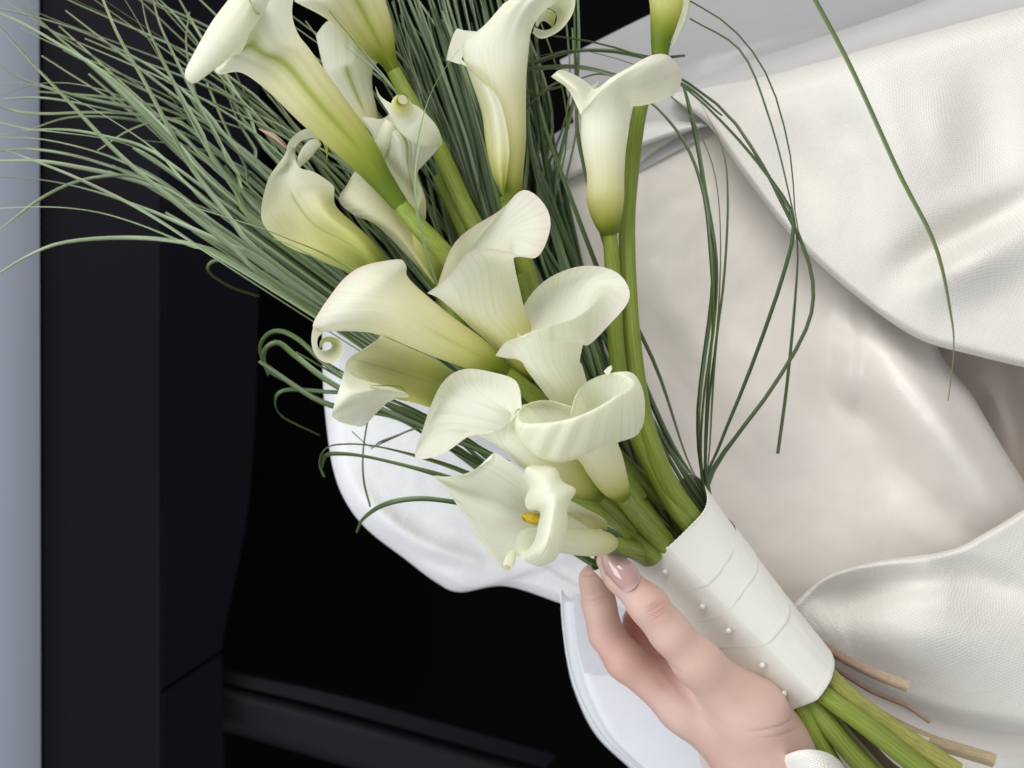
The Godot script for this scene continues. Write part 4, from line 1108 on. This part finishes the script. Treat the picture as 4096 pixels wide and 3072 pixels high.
# ---------------------------------------------------------------- person
func build_person() -> void:
	var p := thing("person", "person in ivory satin and woven clothes holding the bouquet by its ribbon", "person", at(800, 500, 0))
	var ivory := Color(0.785, 0.74, 0.68)
	var warm := Color(0.75, 0.73, 0.675)
	# satin lap under the bouquet
	obj("satin_skirt", cloth([556, 150, -6, 572, 220, 0, 600, 330, 4, 632, 470, 6, 660, 600, 4, 710, 800, 0, 760, 1000, -10], [800, 110, -6, 960, 200, -4, 934, 330, 2, 975, 400, 4, 1022, 478, 2, 1120, 620, -4, 1330, 960, -20], 120, 110, [
		[[842, 285, 850, 330, 848, 400, 842, 430], 2.5, 9.0, 2.4],
		[[850, 300, 890, 360, 935, 420, 985, 490, 1040, 560], 27.0, 24.0, 1.5],
		[[815, 370, 860, 440, 920, 510, 1000, 580], -7.0, 24.0, 1.0],
		[[838, 345, 822, 375, 832, 405, 870, 425, 930, 470], -6.0, 16.0, 1.2],
		[[570, 240, 640, 330, 690, 420, 720, 520], -4.0, 40.0, 1.0],
		[[700, 520, 740, 580, 790, 620, 860, 640], -7.0, 30.0, 1.0],
		[[730, 300, 770, 390, 780, 480], 7.0, 40.0, 1.0],
		[[650, 260, 690, 330, 720, 400], 4.0, 22.0, 1.0],
		[[880, 470, 920, 520, 990, 580], 6.0, 20.0, 1.0]], ivory, {"roll_b": 16.0, "fall_b": 10.0, "wobble": 1.5}), M.satin, p)
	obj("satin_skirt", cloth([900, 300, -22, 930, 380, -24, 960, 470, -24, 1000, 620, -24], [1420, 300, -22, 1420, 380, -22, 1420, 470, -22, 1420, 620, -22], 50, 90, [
		[[1000, 345, 1010, 420, 1030, 520], 9.0, 14.0, 1.5]], Color(0.60, 0.52, 0.45), {"wobble": 1.5}), M.satin, p)  # brown shade of the hollow painted into the satin colour
	# upper layers behind the flowers
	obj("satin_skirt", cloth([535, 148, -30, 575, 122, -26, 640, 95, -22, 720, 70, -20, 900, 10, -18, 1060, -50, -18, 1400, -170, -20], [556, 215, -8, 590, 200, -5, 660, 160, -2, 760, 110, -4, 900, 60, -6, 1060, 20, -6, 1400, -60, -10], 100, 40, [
		[[540, 160, 600, 135, 700, 108], 4.0, 8.0, 1.0]], Color(0.47, 0.463, 0.46), {"wobble": 1.2, "roll_a": 14.0, "fall_a": 14.0}), M.satin, p)  # satin greyed here to stand for the shade on this layer
	obj("satin_skirt", cloth([545, 160, 0, 562, 150, 2, 590, 136, 3, 650, 122, 3, 700, 122, 3], [556, 185, 6, 575, 176, 8, 610, 160, 9, 660, 140, 8, 708, 126, 5], 50, 24, [], Color(0.74, 0.73, 0.71), {"wobble": 0.6, "roll_a": 8.0, "fall_a": 8.0, "roll_b": 6.0, "fall_b": 8.0}), M.satin, p)
	# woven overlay at the upper right, its rounded hem running down to the right
	obj("woven_jacket", cloth([672, 98, 6, 708, 125, 14, 741, 171, 19, 796, 241, 24, 856, 296, 28, 917, 338, 30, 977, 356, 30, 1060, 376, 30, 1180, 408, 26, 1400, 470, 10], [676, 92, -2, 720, 84, 2, 764, 76, 8, 820, 62, 16, 870, 48, 20, 949, 26, 20, 1010, 10, 18, 1080, -6, 18, 1190, -30, 16, 1400, -80, 0], 165, 100, [
		[[862, 52, 880, 110, 900, 190, 915, 260], 9.0, 40.0, 1.0],
		[[780, 110, 800, 170, 830, 230], -8.0, 30.0, 1.0],
		[[904, 296, 950, 270, 1000, 245, 1060, 215], 16.0, 14.0, 2.2],
		[[880, 290, 930, 250, 1000, 215, 1060, 180], -12.0, 18.0, 1.0],
		[[850, 80, 862, 130, 866, 190, 860, 250], -6.0, 24.0, 1.0],
		[[930, 80, 940, 130, 945, 190], 5.0, 24.0, 1.0],
		[[960, 60, 985, 130, 1010, 190], -8.0, 30.0, 1.0],
		[[830, 90, 845, 130, 850, 160], -3.0, 18.0, 1.0]], warm, {"roll_a": 9.0, "fall_a": 9.0, "roll_b": 26.0, "fall_b": 26.0, "wobble": 0.7}), M.woven, p)
	# woven fold at the lower right
	obj("woven_jacket", cloth([786, 612, 16, 806, 592, 25, 832, 574, 30, 880, 561, 33, 950, 550, 34, 990, 530, 34, 1060, 490, 34, 1180, 440, 30, 1400, 380, 10], [792, 640, 6, 820, 662, 7, 852, 684, 8, 898, 708, 9, 945, 724, 11, 1000, 734, 13, 1060, 740, 15, 1180, 760, 12, 1400, 800, 0], 145, 90, [
		[[800, 612, 830, 592, 880, 582, 950, 588], -21.0, 13.0, 2.2],
		[[850, 640, 900, 630, 960, 640, 1040, 670], 12.0, 34.0, 1.0],
		[[930, 560, 970, 575, 1040, 600], -9.0, 14.0, 1.4],
		[[860, 600, 920, 600, 990, 610], 5.0, 16.0, 1.0]], warm, {"roll_a": 7.0, "fall_a": 8.0, "roll_b": 22.0, "fall_b": 20.0, "wobble": 0.8}), M.woven, p)
	obj("woven_jacket", cloth([780, 640, -10, 840, 680, -10, 900, 700, -9, 960, 716, -8, 1060, 726, -6, 1400, 780, -10], [820, 1000, -20, 880, 1000, -18, 940, 1000, -16, 1010, 1000, -14, 1110, 1000, -14, 1440, 1000, -20], 80, 40, [
		[[930, 760, 980, 770, 1050, 765], 5.0, 16.0, 1.0]], Color(0.74, 0.725, 0.68), {"wobble": 1.0}), M.woven, p)
	# white cloth falling to the left under the flowers
	obj("satin_skirt", cloth([322, 330, -14, 323, 380, -14, 326, 420, -15, 333, 468, -18, 346, 502, -22, 368, 530, -26, 404, 558, -31, 436, 582, -36, 460, 592, -39, 505, 586, -36, 560, 603, -30, 620, 625, -26, 680, 700, -26], [440, 300, 6, 450, 360, 6, 470, 400, 6, 490, 430, 6, 520, 455, 4, 550, 475, 2, 585, 500, 2, 610, 515, 2, 630, 530, 2, 650, 545, 2, 680, 560, 2, 710, 600, 2, 740, 650, 0], 120, 70, [
		[[345, 470, 372, 508, 420, 545, 480, 566, 560, 590], 8.0, 11.0, 1.4],
		[[350, 500, 385, 535, 430, 560, 500, 576], -7.0, 9.0, 1.0],
		[[380, 485, 440, 525, 520, 556, 600, 600], -5.0, 9.0, 1.5],
		[[500, 545, 545, 570, 600, 602], 4.0, 5.0, 2.0]], Color(0.84, 0.84, 0.845), {"roll_a": 17.0, "fall_a": 24.0, "wobble": 1.6}), M.crepe, p)
	hand(p)
	# sleeve cuff over the wrist
	obj("sleeve_cuff", cloth([764, 782, 8, 771, 768, 40, 786, 755, 62, 806, 749.5, 70, 828, 753, 66, 845, 766, 44, 862, 790, 6], [868, 1010, 6, 878, 1000, 44, 892, 985, 66, 912, 975, 76, 938, 984, 70, 958, 1000, 46, 980, 1024, 6], 50, 60, [], Color(0.80, 0.79, 0.74), {"wobble": 0.5, "roll_a": 3.0, "fall_a": 3.0}), M.woven, p)

# a raised or sunken line across the skin, as seen from above
func relief(s: Shape, a: Vector3, b: Vector3, wide: float, high: float, col: Color, share: float) -> void:
	var e := b - a
	e.y = 0.0
	for i in s.v.size():
		var d := s.v[i] - a
		d.y = 0.0
		var t := clampf(d.dot(e) / e.length_squared(), 0.0, 1.0)
		var off := d - e * t
		if off.length() > wide * 3.0 or s.n[i].y < 0.05:
			continue
		var w := exp(-pow(off.length() / wide, 2.0)) * sin(t * PI)
		s.v[i] += s.n[i] * high * w
		s.n[i] = (s.n[i] + off * (2.0 * high * w / (wide * wide))).normalized()
		s.c[i] = s.c[i].lerp(col, share * w)

func hand(person: Node3D) -> void:
	# bones in picture units: from, to (x, y, h mm, radius), blend in mm
	var bones := [
		# thumb
		[[603, 560, 62, 9], [619, 576, 66, 15.2], 4.0], [[619, 576, 66, 15.2], [649, 606, 69, 17.6], 4.0], [[649, 606, 69, 17.6], [670, 633, 67, 18.2], 7.0],
		[[670, 633, 67, 18.2], [697, 662, 62, 20.5], 7.0], [[697, 662, 62, 20.5], [750, 714, 48, 34], 9.0],
		# index finger, curling behind the stems
		[[625, 660, 40, 17.5], [606, 634, 36, 17.0], 4.0], [[606, 634, 36, 17.0], [599, 604, 32, 16.5], 4.0], [[599, 604, 32, 16.5], [594, 580, 25, 14.5], 4.0], [[594, 580, 25, 14.5], [612, 560, 13, 11.5], 4.0],
		# middle, ring and little fingers, under the stems
		[[652, 676, 26, 19], [640, 622, 20, 17], 4.0], [[640, 622, 20, 17], [664, 584, 6, 15], 3.0], [[664, 584, 6, 15], [700, 568, 8, 12], 3.0],
		[[682, 700, 14, 18], [702, 650, 2, 16], 4.0], [[702, 650, 2, 16], [734, 618, 2, 14.5], 3.0], [[734, 618, 2, 14.5], [760, 606, 10, 11.5], 3.0],
		[[716, 722, 14, 16], [738, 684, 4, 14], 4.0], [[738, 684, 4, 14], [768, 652, 4, 12.5], 3.0], [[768, 652, 4, 12.5], [788, 642, 10, 10], 3.0],
		# palm and wrist
		[[625, 661, 40, 18.5], [686, 708, 38, 23], 6.0], [[686, 708, 38, 23], [760, 750, 34, 42], 9.0], [[700, 680, 40, 20], [650, 676, 32, 14], 6.0],
		[[652, 676, 24, 20], [750, 742, 28, 36], 9.0], [[682, 700, 16, 19], [752, 748, 24, 32], 9.0], [[716, 722, 15, 17], [768, 754, 24, 30], 9.0],
		[[676, 684, 28, 22], [724, 710, 36, 34], 8.0],
		[[750, 714, 48, 34], [766, 752, 38, 41], 10.0], [[766, 752, 34, 43], [838, 890, 32, 47], 12.0]]
	var cell := 0.0017
	var lo := at(556, 530, 0) + Vector3(-0.002, -0.022, -0.002)
	var hi := at(850, 838, 0) + Vector3(0.002, 0.094, 0.002)
	var nx := int((hi.x - lo.x) / cell) + 1
	var ny := int((hi.y - lo.y) / cell) + 1
	var nz := int((hi.z - lo.z) / cell) + 1
	var field := PackedFloat32Array()
	field.resize(nx * ny * nz)
	field.fill(0.05)
	for b in bones:
		var pa := at(b[0][0], b[0][1], b[0][2])
		var pb := at(b[1][0], b[1][1], b[1][2])
		var ra: float = b[0][3] * PX * (EYE - pa.y) / EYE
		var rb: float = b[1][3] * PX * (EYE - pb.y) / EYE
		var kk: float = b[2] * 0.001
		var reach := maxf(ra, rb) + kk + cell * 2.0
		var mn := (pa.min(pb) - Vector3.ONE * reach - lo) / cell
		var mx := (pa.max(pb) + Vector3.ONE * reach - lo) / cell
		var ab := pb - pa
		var l2 := ab.length_squared()
		for z in range(maxi(0, int(mn.z)), mini(nz, int(mx.z) + 1)):
			for y in range(maxi(0, int(mn.y)), mini(ny, int(mx.y) + 1)):
				var at0 := (z * ny + y) * nx
				for x in range(maxi(0, int(mn.x)), mini(nx, int(mx.x) + 1)):
					var q := lo + Vector3(x, y, z) * cell - pa
					var t := clampf(q.dot(ab) / l2, 0.0, 1.0)
					var d := (q - ab * t).length() - lerpf(ra, rb, t)
					var e := field[at0 + x]
					var h := maxf(kk - absf(d - e), 0.0) / kk
					field[at0 + x] = minf(d, e) - h * h * kk * 0.25
	# surface nets
	var index := PackedInt32Array()
	index.resize(nx * ny * nz)
	index.fill(-1)
	var s := Shape.new()
	var offs := [0, 1, nx, nx + 1, nx * ny, nx * ny + 1, nx * ny + nx, nx * ny + nx + 1]
	var corner := [Vector3(0, 0, 0), Vector3(1, 0, 0), Vector3(0, 1, 0), Vector3(1, 1, 0), Vector3(0, 0, 1), Vector3(1, 0, 1), Vector3(0, 1, 1), Vector3(1, 1, 1)]
	var edges := [[0, 1], [2, 3], [4, 5], [6, 7], [0, 2], [1, 3], [4, 6], [5, 7], [0, 4], [1, 5], [2, 6], [3, 7]]
	for z in nz - 1:
		for y in ny - 1:
			for x in nx - 1:
				var at0 := (z * ny + y) * nx + x
				var inside := 0
				for k in 8:
					if field[at0 + offs[k]] < 0.0:
						inside += 1
				if inside == 0 or inside == 8:
					continue
				var sum := Vector3.ZERO
				var cnt := 0
				for e in edges:
					var fa := field[at0 + offs[e[0]]]
					var fb := field[at0 + offs[e[1]]]
					if (fa < 0.0) != (fb < 0.0):
						sum += corner[e[0]].lerp(corner[e[1]], fa / (fa - fb))
						cnt += 1
				index[at0] = s.v.size()
				s.v.append(lo + (Vector3(x, y, z) + sum / cnt) * cell)
				var g := Vector3(field[at0 + 1] - field[at0], field[at0 + nx] - field[at0], field[at0 + nx * ny] - field[at0])
				g += Vector3(field[at0 + offs[7]] - field[at0 + offs[6]], field[at0 + offs[7]] - field[at0 + offs[5]], field[at0 + offs[7]] - field[at0 + offs[3]])
				s.n.append(g.normalized() if g.length() > 1e-9 else Vector3.UP)
				s.uv.append(Vector2(x, z) * 0.02)
	var near: Array = []
	near.resize(s.v.size())
	for i in near.size():
		near[i] = []
	for z in range(1, nz - 1):
		for y in range(1, ny - 1):
			for x in range(1, nx - 1):
				var a := (z * ny + y) * nx + x
				for ax in 3:
					var st: int = [1, nx, nx * ny][ax]
					var fa := field[a]
					var fb := field[a + st]
					if (fa < 0.0) == (fb < 0.0):
						continue
					var o1: int = [nx, nx * ny, 1][ax]
					var o2: int = [nx * ny, 1, nx][ax]
					var q := [index[a - o1 - o2], index[a - o2], index[a], index[a - o1]]
					if q.min() < 0:
						continue
					if fa >= 0.0:
						q.reverse()
					s.tg.append_array(PackedInt32Array([q[0], q[2], q[1], q[0], q[3], q[2]]))
					for k in 4:
						near[q[k]].append(q[(k + 1) % 4])
						near[q[k]].append(q[(k + 3) % 4])
	for pass_ in 5:
		var nv := s.v.duplicate()
		var nn := s.n.duplicate()
		for i in s.v.size():
			if near[i].is_empty():
				continue
			var m := Vector3.ZERO
			var mm := Vector3.ZERO
			for k in near[i]:
				m += s.v[k]
				mm += s.n[k]
			nv[i] = s.v[i].lerp(m / near[i].size(), 0.55)
			var nq: Vector3 = s.n[i] + mm / near[i].size()
			nn[i] = nq.normalized() if nq.length() > 1e-6 else Vector3.UP
		s.v = nv
		s.n = nn
	finer(s)
	# skin tone: redder at the joints, finger tips and in the palm
	var reds := [[at(655, 604, 76), 0.011, 0.35], [at(612, 568, 62), 0.012, 0.30], [at(596, 582, 25), 0.012, 0.45], [at(604, 632, 40), 0.010, 0.3], [at(650, 650, 30), 0.020, 0.8], [at(640, 630, 20), 0.018, 0.8], [at(612, 662, 45), 0.010, 0.35], [at(690, 668, 66), 0.016, 0.15], [at(745, 760, 50), 0.02, 0.25]]
	for i in s.v.size():
		var p := s.v[i]
		var r := 0.16 * noise.get_noise_3d(p.x * 2500.0, p.y * 2500.0, p.z * 2500.0) + 0.08 * noise.get_noise_3d(p.x * 9000.0, p.y * 9000.0, p.z * 9000.0)
		for q in reds:
			r += q[2] * exp(-pow(p.distance_to(q[0]) / q[1], 2.0))
		s.c.append(Color(0.67, 0.465, 0.392).lerp(Color(0.55, 0.255, 0.215), clampf(r, 0.0, 1.0)))
	# veins and the thumb tendon, barely raised
	for q in [[at(668, 690, 60), at(735, 742, 58), 0.0016, 0.25, 0.25], [at(655, 668, 60), at(690, 712, 58), 0.0014, 0.2, 0.2], [at(700, 672, 70), at(760, 728, 66), 0.0026, 0.5, 0.0], [at(640, 676, 56), at(716, 736, 56), 0.0024, 0.35, 0.0]]:
		relief(s, q[0], q[1], q[2], q[3] * 0.001, Color(0.50, 0.38, 0.36), q[4])
	# creases over the thumb joint, the fingers and the wrist
	for q in [[640, 607, 661, 595, 0.5], [642, 610.5, 664, 598.5, 0.5], [638.5, 602.5, 656, 592.5, 0.3], [644.5, 614, 664, 603, 0.3], [641, 605, 658, 594, 0.25], [740, 729, 802, 722, 0.4], [748, 736, 806, 733, 0.25], [585, 612, 617, 603, 0.45], [584, 616, 616, 608, 0.25], [580, 588, 607, 584, 0.4], [652, 652, 680, 668, 0.35], [648, 660, 672, 672, 0.3]]:
		relief(s, at(q[0], q[1], 60), at(q[2], q[3], 60), 0.00075, -q[4] * 0.001, Color(0.44, 0.22, 0.18), 0.55 * q[4] + 0.1)
	obj("hand", s, M.skin, person)
	# thumb nail
	var f := [0.0, 0.0, 1.0]
	var nail := Shape.new()
	var rows := [
		triples([617.5, 587, 70.5, 623.5, 591.2, 73.6, 630.8, 590.4, 75.6, 637.2, 585.3, 75.0, 641, 576.5, 71.5], f),
		triples([611, 582, 70.3, 618, 583.5, 74.2, 626, 580.5, 76.0, 633, 575.5, 75.2, 637, 567.5, 71.5], f),
		triples([605, 573.5, 69.5, 611.5, 573, 73.4, 619, 570.5, 75.2, 625.5, 566.5, 74.2, 629.5, 560.5, 70.8], f),
		triples([601.5, 564, 68.4, 606, 563, 71.5, 611.5, 561.3, 73.0, 616.5, 559, 72.3, 620, 556, 69.8], f),
		triples([600.8, 557.5, 67.6, 602.8, 556, 69.3, 605.5, 554.8, 70.2, 608.5, 553.8, 69.8, 611, 553.2, 68.2], f)]
	var g := surface(rows, 25, 33, 1)
	var cols := []
	var tex := []
	for j in 33:
		var cl := []
		var tl := []
		for i in 25:
			var v := j / 32.0
			var c := Color(0.52, 0.30, 0.285).lerp(Color(0.60, 0.42, 0.39), smoothstep(0.35, 1.0, v)).lerp(Color(0.66, 0.48, 0.45), 0.7 * (1.0 - smoothstep(0.02, 0.16, v + 0.1 * absf(i / 12.0 - 1.0))))
			cl.append(c)
			tl.append(Vector2(i / 24.0, v))
		cols.append(cl)
		tex.append(tl)
	nail.grid(g, cols, tex)
	obj("thumb_nail", nail, M.nail, person)
